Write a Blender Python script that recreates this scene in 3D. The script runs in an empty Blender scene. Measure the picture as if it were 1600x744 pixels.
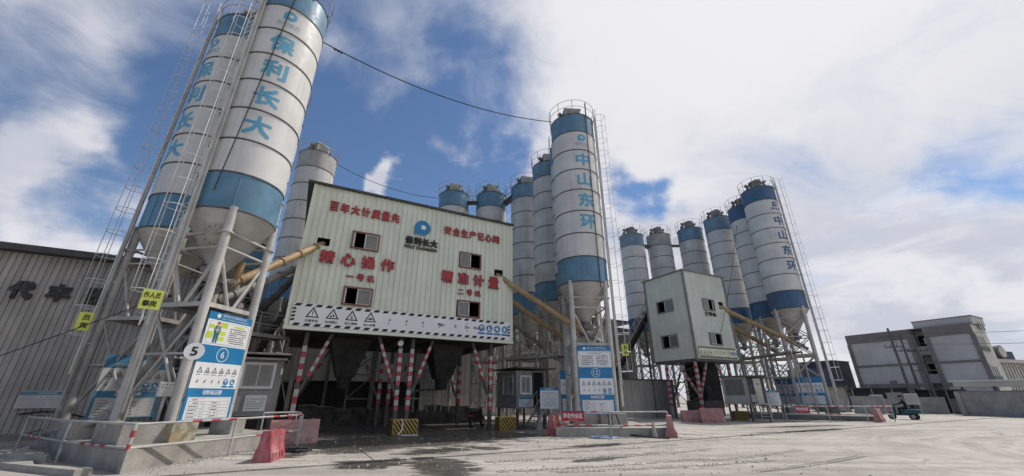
import bpy, bmesh, math, random
from mathutils import Vector, Matrix
random.seed(7)
S = bpy.context.scene
COL = S.collection
R_ = math.radians
sin, cos, pi = math.sin, math.cos, math.pi

# ------------------------------------------------------------------ camera
cam_d = bpy.data.cameras.new("camera")
cam_d.sensor_width = 36.0
cam_d.lens = 36.0 * 605 / 1600
cam_d.clip_start = 0.05
cam_d.clip_end = 3000
cam = bpy.data.objects.new("camera", cam_d)
COL.objects.link(cam)
cam.location = (0, 0, 1.6)
cam.rotation_euler = (R_(90) + math.atan(248 / 605), 0, 0)
S.camera = cam

# ------------------------------------------------------------------ sky, sun, exposure
SKY_LOC = (3.1, 1.7, 0)
SUN_AZ, SUN_EL = 62.0, 56.0          # azimuth from +Y towards +X
S.view_settings.view_transform = 'Standard'
S.view_settings.look = 'None'
S.view_settings.exposure = 0.62
S.view_settings.gamma = 1.0


class NT:
    """small helper for building node trees"""
    def __init__(s, tree):
        s.t = tree

    def n(s, typ, **kw):
        nd = s.t.nodes.new(typ)
        for k, v in kw.items():
            if k.startswith('_'):
                setattr(nd, k[1:], v)
        return nd

    def link(s, a, b):
        s.t.links.new(a, b)

    def val(s, sock, v):
        if hasattr(v, 'is_linked') or hasattr(v, 'links'):
            s.link(v, sock)
        else:
            sock.default_value = v

    def math(s, op, a, b=0.0, c=0.0, clamp=False):
        nd = s.t.nodes.new('ShaderNodeMath')
        nd.operation = op
        nd.use_clamp = clamp
        s.val(nd.inputs[0], a)
        s.val(nd.inputs[1], b)
        if len(nd.inputs) > 2:
            s.val(nd.inputs[2], c)
        return nd.outputs[0]

    def vmath(s, op, a, b=(0, 0, 0)):
        nd = s.t.nodes.new('ShaderNodeVectorMath')
        nd.operation = op
        s.val(nd.inputs[0], a)
        s.val(nd.inputs[1], b)
        return nd.outputs['Value'] if op in ('DOT_PRODUCT', 'LENGTH') else nd.outputs[0]

    def noise(s, vec, scale, detail=4.0, rough=0.55, dist=0.0):
        nd = s.t.nodes.new('ShaderNodeTexNoise')
        s.val(nd.inputs['Vector'], vec)
        nd.inputs['Scale'].default_value = scale
        nd.inputs['Detail'].default_value = detail
        nd.inputs['Roughness'].default_value = rough
        nd.inputs['Distortion'].default_value = dist
        return nd.outputs['Fac']

    def mapping(s, vec, loc=(0, 0, 0), rot=(0, 0, 0), scale=(1, 1, 1)):
        nd = s.t.nodes.new('ShaderNodeMapping')
        s.val(nd.inputs['Vector'], vec)
        nd.inputs['Location'].default_value = loc
        nd.inputs['Rotation'].default_value = rot
        nd.inputs['Scale'].default_value = scale
        return nd.outputs[0]

    def ramp(s, v, lo, hi, a=0.0, b=1.0):
        nd = s.t.nodes.new('ShaderNodeMapRange')
        nd.interpolation_type = 'SMOOTHSTEP'
        s.val(nd.inputs['Value'], v)
        s.val(nd.inputs['From Min'], lo)
        s.val(nd.inputs['From Max'], hi)
        nd.inputs['To Min'].default_value = a
        nd.inputs['To Max'].default_value = b
        return nd.outputs[0]

    def mix(s, f, a, b):
        nd = s.t.nodes.new('ShaderNodeMix')
        nd.data_type = 'RGBA'
        s.val(nd.inputs['Factor'], f)
        for sock, v in ((nd.inputs[6], a), (nd.inputs[7], b)):
            if isinstance(v, tuple):
                sock.default_value = (v[0], v[1], v[2], 1)
            else:
                s.link(v, sock)
        return nd.outputs[2]


world = bpy.data.worlds.new("World")
S.world = world
world.use_nodes = True
W = NT(world.node_tree)
for nd in list(world.node_tree.nodes):
    world.node_tree.nodes.remove(nd)
w_out = W.n('ShaderNodeOutputWorld')
sky = W.n('ShaderNodeTexSky')
sky.sky_type = 'NISHITA'
sky.sun_disc = False
sky.sun_elevation = R_(SUN_EL)
sky.sun_rotation = R_(SUN_AZ)
sky.altitude = 20
sky.air_density = 1.0
sky.dust_density = 0.15
sky.ozone_density = 5.5
bg_sky = W.n('ShaderNodeBackground')
W.link(sky.outputs[0], bg_sky.inputs[0])
bg_sky.inputs[1].default_value = 0.073
tc = W.n('ShaderNodeTexCoord')
direc = tc.outputs['Generated']
sep = W.n('ShaderNodeSeparateXYZ')
W.link(direc, sep.inputs[0])
dx, dy, dz = sep.outputs
zz = W.math('ADD', W.math('MAXIMUM', dz, 0.0), 0.22)
cmb = W.n('ShaderNodeCombineXYZ')
W.link(W.math('DIVIDE', dx, zz), cmb.inputs[0])
W.link(W.math('DIVIDE', dy, zz), cmb.inputs[1])
plane_p = cmb.outputs[0]
warp = W.n('ShaderNodeTexNoise')
W.link(plane_p, warp.inputs['Vector'])
warp.inputs['Scale'].default_value = 1.1
warp.inputs['Detail'].default_value = 4
wp = W.vmath('ADD', plane_p, W.vmath('MULTIPLY', W.vmath('SUBTRACT', warp.outputs['Color'], (0.5, 0.5, 0.5)), (0.9, 0.9, 0)))
big = W.noise(W.mapping(wp, loc=SKY_LOC), 0.95, 9.0, 0.57)
wisp = W.noise(W.mapping(wp, loc=(0.4, 5.2, 0), rot=(0, 0, R_(-35)), scale=(0.7, 1.6, 1)), 1.9, 10.0, 0.62)
CLOUDS = [((-0.727, 0.581, 0.367), 0.15, 0.16), ((-0.772, 0.556, 0.309), 0.1, 0.1), ((-0.749, 0.47, 0.468), 0.25, 0.13), ((-0.707, 0.566, 0.424), 0.1, 0.1), ((-0.756, 0.612, 0.232), 0.12, 0.24), ((-0.309, 0.825, 0.473), 0.12, 0.36), ((-0.79, 0.552, 0.267), 0.08, 0.14), ((-0.229, 0.631, 0.741), 0.3, 0.1), ((-0.127, 0.789, 0.601), 0.16, 0.11), ((-0.357, 0.735, 0.577), 0.25, -0.06), ((0.254, 0.845, 0.47), 0.13, -0.24), ((0.354, 0.825, 0.441), 0.07, -0.12), ((0.782, 0.529, 0.329), 0.12, -0.14), ((0.755, 0.583, 0.3), 0.09, -0.1), ((-0.638, 0.53, 0.558), 0.22, -0.1), ((-0.725, 0.416, 0.549), 0.2, -0.02), ((-0.062, 0.727, 0.684), 0.2, -0.12), ((0.073, 0.647, 0.759), 0.16, -0.05), ((-0.097, 0.845, 0.525), 0.22, -0.16), ((-0.247, 0.762, 0.599), 0.2, -0.08), ((0.032, 0.814, 0.58), 0.12, -0.14), ((0.312, 0.838, 0.448), 0.14, -0.14), ((-0.342, 0.814, 0.47), 0.08, 0.24), ((-0.628, 0.504, 0.592), 0.22, 0.07), ((-0.691, 0.469, 0.551), 0.2, 0.09), ((-0.346, 0.674, 0.653), 0.16, 0.1), ((-0.158, 0.795, 0.586), 0.1, 0.1), ((-0.151, 0.7, 0.698), 0.16, -0.06)]
# a cloud bank fills the sky on the sunny side (+X); broken cumulus, wisps and gaps elsewhere
bank = W.ramp(W.vmath('DOT_PRODUCT', direc, (0.97, 0.14, 0.18)), -0.06, 0.50)
dens = W.math('ADD', W.math('MULTIPLY', big, 0.62), W.math('MULTIPLY', wisp, 0.42))
dens = W.math('ADD', dens, W.math('MULTIPLY', bank, 0.26))
wdir = W.n('ShaderNodeTexNoise')
W.link(direc, wdir.inputs['Vector'])
wdir.inputs['Scale'].default_value = 6.0
wdir.inputs['Detail'].default_value = 7
rag = W.vmath('ADD', direc, W.vmath('MULTIPLY', W.vmath('SUBTRACT', wdir.outputs['Color'], (0.5, 0.5, 0.5)), (0.46, 0.46, 0.28)))
for c0, rad, amt in CLOUDS:
    dist = W.vmath('LENGTH', W.vmath('SUBTRACT', rag, c0))
    dens = W.math('ADD', dens, W.ramp(dist, 0.0, rad, amt, 0.0))
cov = W.ramp(dens, 0.50, 0.76)
shade = W.noise(W.mapping(wp, loc=(7.3, 2.2, 0)), 1.5, 8.0, 0.6)
sunny = W.vmath('DOT_PRODUCT', direc, (sin(R_(SUN_AZ)) * cos(R_(SUN_EL)), cos(R_(SUN_AZ)) * cos(R_(SUN_EL)), sin(R_(SUN_EL))))
ccol = W.mix(W.ramp(shade, 0.40, 0.60), (0.58, 0.60, 0.68), (0.80, 0.79, 0.83))
ccol = W.mix(W.ramp(sunny, 0.70, 1.0), ccol, (0.88, 0.87, 0.88))
bg_cl = W.n('ShaderNodeBackground')
W.link(ccol, bg_cl.inputs[0])
bg_cl.inputs[1].default_value = 0.66
mixw = W.n('ShaderNodeMixShader')
W.link(W.math('MULTIPLY', cov, 0.97), mixw.inputs[0])
W.link(bg_sky.outputs[0], mixw.inputs[1])
W.link(bg_cl.outputs[0], mixw.inputs[2])
W.link(mixw.outputs[0], w_out.inputs[0])

sun_d = bpy.data.lights.new("sun", 'SUN')
sun_d.energy = 2.35
sun_d.angle = R_(1.5)
sun_d.color = (1.0, 0.95, 0.88)
sun = bpy.data.objects.new("sun", sun_d)
COL.objects.link(sun)
sun.rotation_euler = (R_(90 - SUN_EL), 0, R_(-SUN_AZ) + pi)
sun.rotation_euler = Vector((-sin(R_(SUN_AZ)) * cos(R_(SUN_EL)), -cos(R_(SUN_AZ)) * cos(R_(SUN_EL)), -sin(R_(SUN_EL)))).to_track_quat('-Z', 'Y').to_euler()

# ------------------------------------------------------------------ materials
MATS = {}


def mat(name, col, rough=0.65, var=0.12, scale=1.2, streak=0.0, dirt=(0.16, 0.14, 0.12), grime=0.0, metal=0.0, bump=0.0, bscale=18.0, spec=0.35, coat=0.0, each=0.0):
    m = bpy.data.materials.new(name)
    m.use_nodes = True
    t = NT(m.node_tree)
    b = m.node_tree.nodes['Principled BSDF']
    geo = t.n('ShaderNodeNewGeometry')
    pos = geo.outputs['Position']
    n1 = t.noise(pos, scale, 5.0, 0.6)
    lo = tuple(max(0.0, c * (1 - var * 1.6)) for c in col)
    hi = tuple(min(1.0, c * (1 + var)) for c in col)
    c = t.mix(t.ramp(n1, 0.3, 0.7), lo, hi)
    if grime:
        n2 = t.noise(pos, scale * 0.37, 6.0, 0.65)
        c = t.mix(t.math('MULTIPLY', t.ramp(n2, 0.45, 0.72), grime), c, dirt)
    if streak:
        n3 = t.noise(t.mapping(pos, scale=(5.0, 5.0, 0.22)), 1.0, 5.0, 0.62)
        n4 = t.noise(pos, 0.8, 3.0)
        f = t.math('MULTIPLY', t.ramp(n3, 0.47, 0.70), t.ramp(n4, 0.3, 0.65))
        c = t.mix(t.math('MULTIPLY', f, streak), c, dirt)
    if each:                                   # every sheet weathers a little differently
        oi = t.n('ShaderNodeObjectInfo')
        c = t.mix(t.ramp(oi.outputs['Random'], 0.0, 1.0, 0.0, each), c, dirt)
    t.link(c, b.inputs['Base Color'])
    b.inputs['Metallic'].default_value = metal
    b.inputs['Specular IOR Level'].default_value = spec
    n5 = t.noise(pos, scale * 3.1, 4.0)
    t.link(t.ramp(n5, 0.3, 0.7, max(0.05, rough - 0.12), min(1.0, rough + 0.12)), b.inputs['Roughness'])
    if bump:
        bp = t.n('ShaderNodeBump')
        bp.inputs['Strength'].default_value = bump
        bp.inputs['Distance'].default_value = 0.02
        t.link(t.noise(pos, bscale, 6.0, 0.65), bp.inputs['Height'])
        t.link(bp.outputs[0], b.inputs['Normal'])
    MATS[name] = m
    return m


mat('silo_white', (0.60, 0.595, 0.58), 0.5, 0.06, 0.9, streak=0.42, grime=0.16, dirt=(0.36, 0.335, 0.30), bump=0.35, bscale=1.7)
mat('silo_white_dirty', (0.56, 0.55, 0.53), 0.55, 0.08, 0.9, streak=0.6, grime=0.25, dirt=(0.27, 0.25, 0.22), bump=0.35, bscale=1.7)
mat('silo_blue', (0.105, 0.22, 0.325), 0.45, 0.12, 1.1, streak=0.35, grime=0.15, dirt=(0.25, 0.30, 0.33), bump=0.35, bscale=1.7)
mat('silo_blue_dark', (0.055, 0.12, 0.225), 0.45, 0.12, 1.1, streak=0.3, grime=0.15, dirt=(0.16, 0.18, 0.2), bump=0.35, bscale=1.7)
mat('silo_blue_dirty', (0.13, 0.25, 0.36), 0.55, 0.15, 1.3, streak=0.95, grime=0.65, dirt=(0.28, 0.27, 0.25))
mat('cone_steel', (0.43, 0.415, 0.39), 0.6, 0.12, 1.0, streak=0.5, grime=0.35, dirt=(0.27, 0.25, 0.22), bump=0.35, bscale=1.7)
mat('silo_grey', (0.40, 0.39, 0.37), 0.6, 0.12, 1.0, streak=0.7, grime=0.4, dirt=(0.24, 0.22, 0.2))
mat('weld_dark', (0.10, 0.095, 0.09), 0.7, 0.25, 3.0)
mat('letter_blue', (0.12, 0.36, 0.52), 0.5, 0.08, 2.0)
mat('letter_navy', (0.06, 0.13, 0.26), 0.5, 0.08, 2.0)
mat('pale_blue', (0.36, 0.47, 0.54), 0.55, 0.08, 2.0)
mat('steel_pale', (0.49, 0.475, 0.445), 0.55, 0.12, 1.6, streak=0.35, grime=0.3, dirt=(0.28, 0.25, 0.21))
mat('steel_grey', (0.38, 0.365, 0.345), 0.6, 0.18, 1.4, streak=0.4, grime=0.4, dirt=(0.2, 0.17, 0.14))
mat('steel_dark', (0.10, 0.098, 0.095), 0.65, 0.2, 1.4, grime=0.4, dirt=(0.16, 0.13, 0.1))
mat('steel_mid', (0.085, 0.082, 0.078), 0.65, 0.18, 1.4, grime=0.4, dirt=(0.12, 0.1, 0.085))
mat('cage_white', (0.62, 0.62, 0.60), 0.5, 0.1, 2.0)
mat('machine', (0.20, 0.19, 0.18), 0.7, 0.25, 2.5, grime=0.5, dirt=(0.3, 0.28, 0.25))
mat('filter_box', (0.42, 0.41, 0.38), 0.6, 0.15, 2.0, streak=0.5, grime=0.4, dirt=(0.25, 0.22, 0.18))
mat('clad_green', (0.68, 0.715, 0.615), 0.5, 0.05, 0.7, streak=0.35, grime=0.12, dirt=(0.44, 0.43, 0.36), each=0.16)
mat('clad_mint', (0.60, 0.635, 0.58), 0.5, 0.06, 0.7, streak=0.3, grime=0.15, dirt=(0.38, 0.38, 0.34), each=0.16)
mat('clad_grey', (0.40, 0.375, 0.345), 0.6, 0.12, 0.5, streak=0.35, grime=0.35, dirt=(0.16, 0.15, 0.135), each=0.28)
mat('clad_pale', (0.34, 0.34, 0.32), 0.6, 0.1, 0.5, streak=0.35, grime=0.25, dirt=(0.26, 0.25, 0.22), each=0.28)
mat('roof_dark', (0.065, 0.065, 0.065), 0.6, 0.2, 1.5)
mat('trim_grey', (0.19, 0.20, 0.20), 0.5, 0.15, 2.0)
mat('letter_red', (0.36, 0.045, 0.05), 0.5, 0.12, 3.0, grime=0.2, dirt=(0.3, 0.16, 0.14))
mat('letter_black', (0.02, 0.02, 0.022), 0.5, 0.1, 3.0)
mat('letter_dark', (0.055, 0.052, 0.05), 0.6, 0.2, 3.0)
mat('print_white', (0.74, 0.75, 0.76), 0.45, 0.04, 1.0, grime=0.1, dirt=(0.5, 0.48, 0.46))
mat('print_cream', (0.66, 0.66, 0.50), 0.5, 0.05, 1.0, grime=0.15, dirt=(0.5, 0.5, 0.4))
mat('print_dusty', (0.50, 0.49, 0.475), 0.6, 0.08, 1.0, grime=0.4, dirt=(0.28, 0.265, 0.245))
mat('print_blue', (0.02, 0.19, 0.40), 0.4, 0.06, 1.0, grime=0.08, dirt=(0.2, 0.28, 0.33))
mat('print_blue_dusty', (0.06, 0.19, 0.30), 0.5, 0.08, 1.0, grime=0.3, dirt=(0.2, 0.24, 0.26))
mat('print_grey', (0.33, 0.34, 0.35), 0.5, 0.05)
mat('print_black', (0.018, 0.018, 0.02), 0.5, 0.1)
mat('print_lime', (0.52, 0.62, 0.06), 0.5, 0.06)
mat('sign_lime', (0.60, 0.66, 0.11), 0.5, 0.06, 2.0, grime=0.2, dirt=(0.42, 0.42, 0.2))
mat('print_red', (0.46, 0.03, 0.045), 0.45, 0.08)
mat('print_skin', (0.5, 0.33, 0.24), 0.6, 0.03)
mat('print_navy', (0.03, 0.12, 0.25), 0.5, 0.04)
mat('stripe_red', (0.42, 0.05, 0.065), 0.55, 0.15, 3.0, grime=0.5, dirt=(0.36, 0.24, 0.22))
mat('stripe_white', (0.44, 0.425, 0.405), 0.55, 0.1, 3.0, grime=0.35, dirt=(0.33, 0.3, 0.27))
mat('hazard_yellow', (0.44, 0.30, 0.06), 0.6, 0.12, 3.0, grime=0.3, dirt=(0.26, 0.22, 0.16))
mat('hazard_black', (0.03, 0.028, 0.026), 0.65, 0.2, 3.0)
mat('frame_red', (0.22, 0.095, 0.07), 0.6, 0.15, 3.0, grime=0.3, dirt=(0.3, 0.27, 0.24))
mat('aluminium', (0.64, 0.64, 0.62), 0.45, 0.08, 2.0, grime=0.2)
mat('glass_grey', (0.16, 0.17, 0.165), 0.12, 0.1, 1.0, spec=0.6)
mat('glass_dark', (0.025, 0.035, 0.03), 0.08, 0.1, 1.0, spec=0.6)
mat('curtain_green', (0.05, 0.095, 0.065), 0.55, 0.15, 2.0, spec=0.6)
mat('unlit_interior', (0.018, 0.018, 0.018), 0.9, 0.2)  # near black: darkness of unlit rooms and doorways put into the colour
mat('tube_tan', (0.40, 0.28, 0.145), 0.55, 0.18, 1.8, streak=0.5, grime=0.75, dirt=(0.26, 0.2, 0.13))
mat('tube_grey', (0.27, 0.26, 0.24), 0.6, 0.15, 1.8, grime=0.4, dirt=(0.17, 0.15, 0.13))
mat('concrete', (0.35, 0.335, 0.305), 0.85, 0.16, 1.6, streak=0.4, grime=0.4, dirt=(0.2, 0.185, 0.16), bump=0.5, bscale=14)
mat('rubble', (0.10, 0.095, 0.085), 0.9, 0.35, 2.0, grime=0.5, dirt=(0.16, 0.15, 0.135), bump=0.8, bscale=7)  # pale rubble darkened, the bay's shade is in the colour
mat('shade_black', (0.035, 0.034, 0.033), 0.8, 0.3, 1.4, grime=0.3, dirt=(0.08, 0.075, 0.07))  # near black; deep shade under the towers put into the colour
mat('concrete_dark', (0.20, 0.19, 0.175), 0.85, 0.2, 1.2, streak=0.4, grime=0.4, dirt=(0.1, 0.095, 0.085), bump=0.5, bscale=10)
mat('tread', (0.235, 0.217, 0.195), 0.9, 0.3, 2.0)
mat('block_painted', (0.33, 0.30, 0.23), 0.85, 0.3, 5.0, grime=0.55, dirt=(0.42, 0.30, 0.12), bump=0.4, bscale=14)
mat('barrier_red', (0.37, 0.085, 0.10), 0.55, 0.2, 3.5, streak=0.4, grime=0.9, dirt=(0.52, 0.31, 0.31))
mat('barrier_hole', (0.22, 0.17, 0.16), 0.8, 0.2, 3.0)
mat('barrier_dull', (0.34, 0.085, 0.09), 0.55, 0.15, 3.0, grime=0.5, dirt=(0.38, 0.24, 0.22))
mat('barrier_pink', (0.42, 0.20, 0.19), 0.6, 0.15, 2.5, grime=0.6, dirt=(0.40, 0.34, 0.31))
mat('rail_dusty', (0.44, 0.43, 0.41), 0.6, 0.12, 3.0, grime=0.4, dirt=(0.3, 0.28, 0.25))
mat('cone_grey', (0.40, 0.37, 0.34), 0.7, 0.15, 4.0)
mat('hose_blue', (0.30, 0.38, 0.50), 0.5, 0.15, 3.0)
mat('rubber', (0.022, 0.022, 0.023), 0.75, 0.2, 5.0)
mat('cabin_grey', (0.30, 0.295, 0.285), 0.55, 0.12, 1.5, streak=0.4, grime=0.35, dirt=(0.17, 0.16, 0.15))
mat('cabin_dark', (0.10, 0.105, 0.10), 0.6, 0.15, 1.5)
mat('bldg_grey', (0.54, 0.515, 0.495), 0.8, 0.08, 0.35, streak=0.2, grime=0.25, dirt=(0.25, 0.24, 0.225))
mat('bldg_frame', (0.22, 0.19, 0.18), 0.8, 0.1, 0.5, grime=0.25, dirt=(0.17, 0.155, 0.145))
mat('bldg_light', (0.58, 0.56, 0.50), 0.8, 0.08, 0.5, grime=0.3, dirt=(0.38, 0.36, 0.33))
mat('bldg_navy', (0.065, 0.075, 0.10), 0.75, 0.15, 0.5)
mat('bldg_green', (0.10, 0.17, 0.12), 0.6, 0.1)
mat('paint_teal', (0.02, 0.10, 0.125), 0.35, 0.1, 3.0)
mat('cloth_black', (0.02, 0.021, 0.024), 0.85, 0.25, 6.0)
mat('skin', (0.42, 0.27, 0.2), 0.6, 0.05)
mat('leaf', (0.06, 0.10, 0.035), 0.7, 0.3, 6.0)
mat('wire', (0.02, 0.02, 0.02), 0.6, 0.1)
mat('lamp_red', (0.45, 0.02, 0.02), 0.3, 0.05)


def ground_material():
    m = bpy.data.materials.new('yard_concrete')
    m.use_nodes = True
    t = NT(m.node_tree)
    b = m.node_tree.nodes['Principled BSDF']
    pos = t.n('ShaderNodeNewGeometry').outputs['Position']
    flat = t.vmath('MULTIPLY', pos, (1, 1, 0))
    broad = t.noise(flat, 0.16, 6.0, 0.6)
    fine = t.noise(flat, 1.9, 8.0, 0.66)
    grit = t.noise(flat, 22.0, 4.0, 0.7)
    c = t.mix(t.ramp(broad, 0.3, 0.7), (0.355, 0.325, 0.29), (0.455, 0.42, 0.375))
    c = t.mix(t.math('MULTIPLY', t.ramp(fine, 0.40, 0.72), 0.55), c, (0.24, 0.225, 0.20))
    # wheel-swept streaks running along the road
    sw = t.noise(t.mapping(flat, rot=(0, 0, R_(-30)), scale=(0.10, 1.5, 1)), 1.0, 7.0, 0.62, 0.6)
    ctr = t.vmath('SUBTRACT', flat, (24.0, 9.0, 0))
    sp = t.n('ShaderNodeSeparateXYZ')
    t.link(ctr, sp.inputs[0])
    rad = t.vmath('LENGTH', ctr)
    angl = t.math('ARCTAN2', sp.outputs[1], sp.outputs[0])
    cb = t.n('ShaderNodeCombineXYZ')
    t.link(t.math('MULTIPLY', rad, 1.15), cb.inputs[0])
    t.link(t.math('MULTIPLY', angl, 2.2), cb.inputs[1])
    sw2 = t.noise(cb.outputs[0], 1.0, 7.0, 0.62, 0.4)
    px = t.n('ShaderNodeSeparateXYZ')
    t.link(flat, px.inputs[0])
    bend = t.ramp(px.outputs[0], 8.0, 17.0)
    sw = t.math('ADD', t.math('MULTIPLY', sw2, bend), t.math('MULTIPLY', sw, t.math('SUBTRACT', 1.0, bend)))
    c = t.mix(t.math('MULTIPLY', t.ramp(sw, 0.47, 0.62), 0.42), c, (0.20, 0.183, 0.162))
    c = t.mix(t.math('MULTIPLY', t.ramp(sw, 0.50, 0.36), 0.5), c, (0.53, 0.495, 0.45))
    spk = t.noise(flat, 7.0, 5.0, 0.7)
    c = t.mix(t.math('MULTIPLY', t.ramp(spk, 0.56, 0.70), 0.55), c, (0.16, 0.148, 0.132))
    c = t.mix(t.math('MULTIPLY', t.ramp(grit, 0.58, 0.72), 0.35), c, (0.20, 0.185, 0.165))
    # cracks
    vor = t.n('ShaderNodeTexVoronoi')
    vor.feature = 'DISTANCE_TO_EDGE'
    wv = t.vmath('ADD', flat, t.vmath('MULTIPLY', t.n('ShaderNodeTexNoise').outputs['Color'], (0.0, 0.0, 0)))
    nz = t.n('ShaderNodeTexNoise')
    t.link(flat, nz.inputs['Vector'])
    nz.inputs['Scale'].default_value = 0.9
    nz.inputs['Detail'].default_value = 6
    t.link(t.vmath('ADD', flat, t.vmath('MULTIPLY', nz.outputs['Color'], (1.6, 1.6, 0))), vor.inputs['Vector'])
    vor.inputs['Scale'].default_value = 0.14
    crack = t.math('MULTIPLY', t.ramp(vor.outputs['Distance'], 0.0, 0.006, 1.0, 0.0), t.ramp(broad, 0.42, 0.6))
    c = t.mix(t.math('MULTIPLY', crack, 0.8), c, (0.08, 0.075, 0.07))
    # wet spills, with the shade under the large tower painted in as well
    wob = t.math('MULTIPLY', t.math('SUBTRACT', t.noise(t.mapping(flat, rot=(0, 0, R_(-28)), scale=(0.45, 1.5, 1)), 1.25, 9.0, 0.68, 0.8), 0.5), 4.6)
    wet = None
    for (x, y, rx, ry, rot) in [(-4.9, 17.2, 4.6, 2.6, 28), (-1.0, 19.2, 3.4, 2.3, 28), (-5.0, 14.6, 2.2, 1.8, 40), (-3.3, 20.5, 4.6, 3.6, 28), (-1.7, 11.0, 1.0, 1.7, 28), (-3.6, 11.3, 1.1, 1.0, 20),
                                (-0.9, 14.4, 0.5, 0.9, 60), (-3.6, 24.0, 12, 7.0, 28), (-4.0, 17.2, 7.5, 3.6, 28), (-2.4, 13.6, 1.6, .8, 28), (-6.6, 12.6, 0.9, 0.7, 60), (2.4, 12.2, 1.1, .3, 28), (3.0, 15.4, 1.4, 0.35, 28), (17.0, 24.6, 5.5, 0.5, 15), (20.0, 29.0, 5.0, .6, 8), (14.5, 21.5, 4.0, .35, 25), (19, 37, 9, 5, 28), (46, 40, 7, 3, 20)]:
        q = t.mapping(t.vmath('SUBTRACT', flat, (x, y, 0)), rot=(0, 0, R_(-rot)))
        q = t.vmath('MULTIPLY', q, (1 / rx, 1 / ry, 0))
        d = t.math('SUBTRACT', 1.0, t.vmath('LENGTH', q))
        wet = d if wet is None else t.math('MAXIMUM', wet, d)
    wet_shade_f = t.ramp(t.math('ADD', wet, t.math('MULTIPLY', wob, 0.55)), 0.12, 0.30)
    wet_shade_mix = t.math('MULTIPLY', wet_shade_f, 0.92)
    c = t.mix(wet_shade_mix, c, t.mix(t.ramp(fine, 0.3, 0.7), (0.045, 0.042, 0.037), (0.09, 0.084, 0.074)))
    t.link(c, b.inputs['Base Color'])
    b.inputs['Specular IOR Level'].default_value = 0.35
    rr = t.ramp(fine, 0.3, 0.7, 0.75, 0.95)
    rw = t.math('MULTIPLY', wet_shade_f, t.ramp(broad, 0.35, 0.65, 0.62, 0.42))
    t.link(t.math('SUBTRACT', rr, rw), b.inputs['Roughness'])
    bp = t.n('ShaderNodeBump')
    bp.inputs['Strength'].default_value = 0.7
    bp.inputs['Distance'].default_value = 0.03
    h = t.math('ADD', t.math('MULTIPLY', fine, 0.7), t.math('ADD', t.math('MULTIPLY', sw, 0.8), t.math('MULTIPLY', grit, 0.25)))
    h = t.math('SUBTRACT', h, t.math('MULTIPLY', crack, 0.8))
    t.link(h, bp.inputs['Height'])
    t.link(bp.outputs[0], b.inputs['Normal'])
    MATS['yard'] = m


ground_material()


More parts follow.
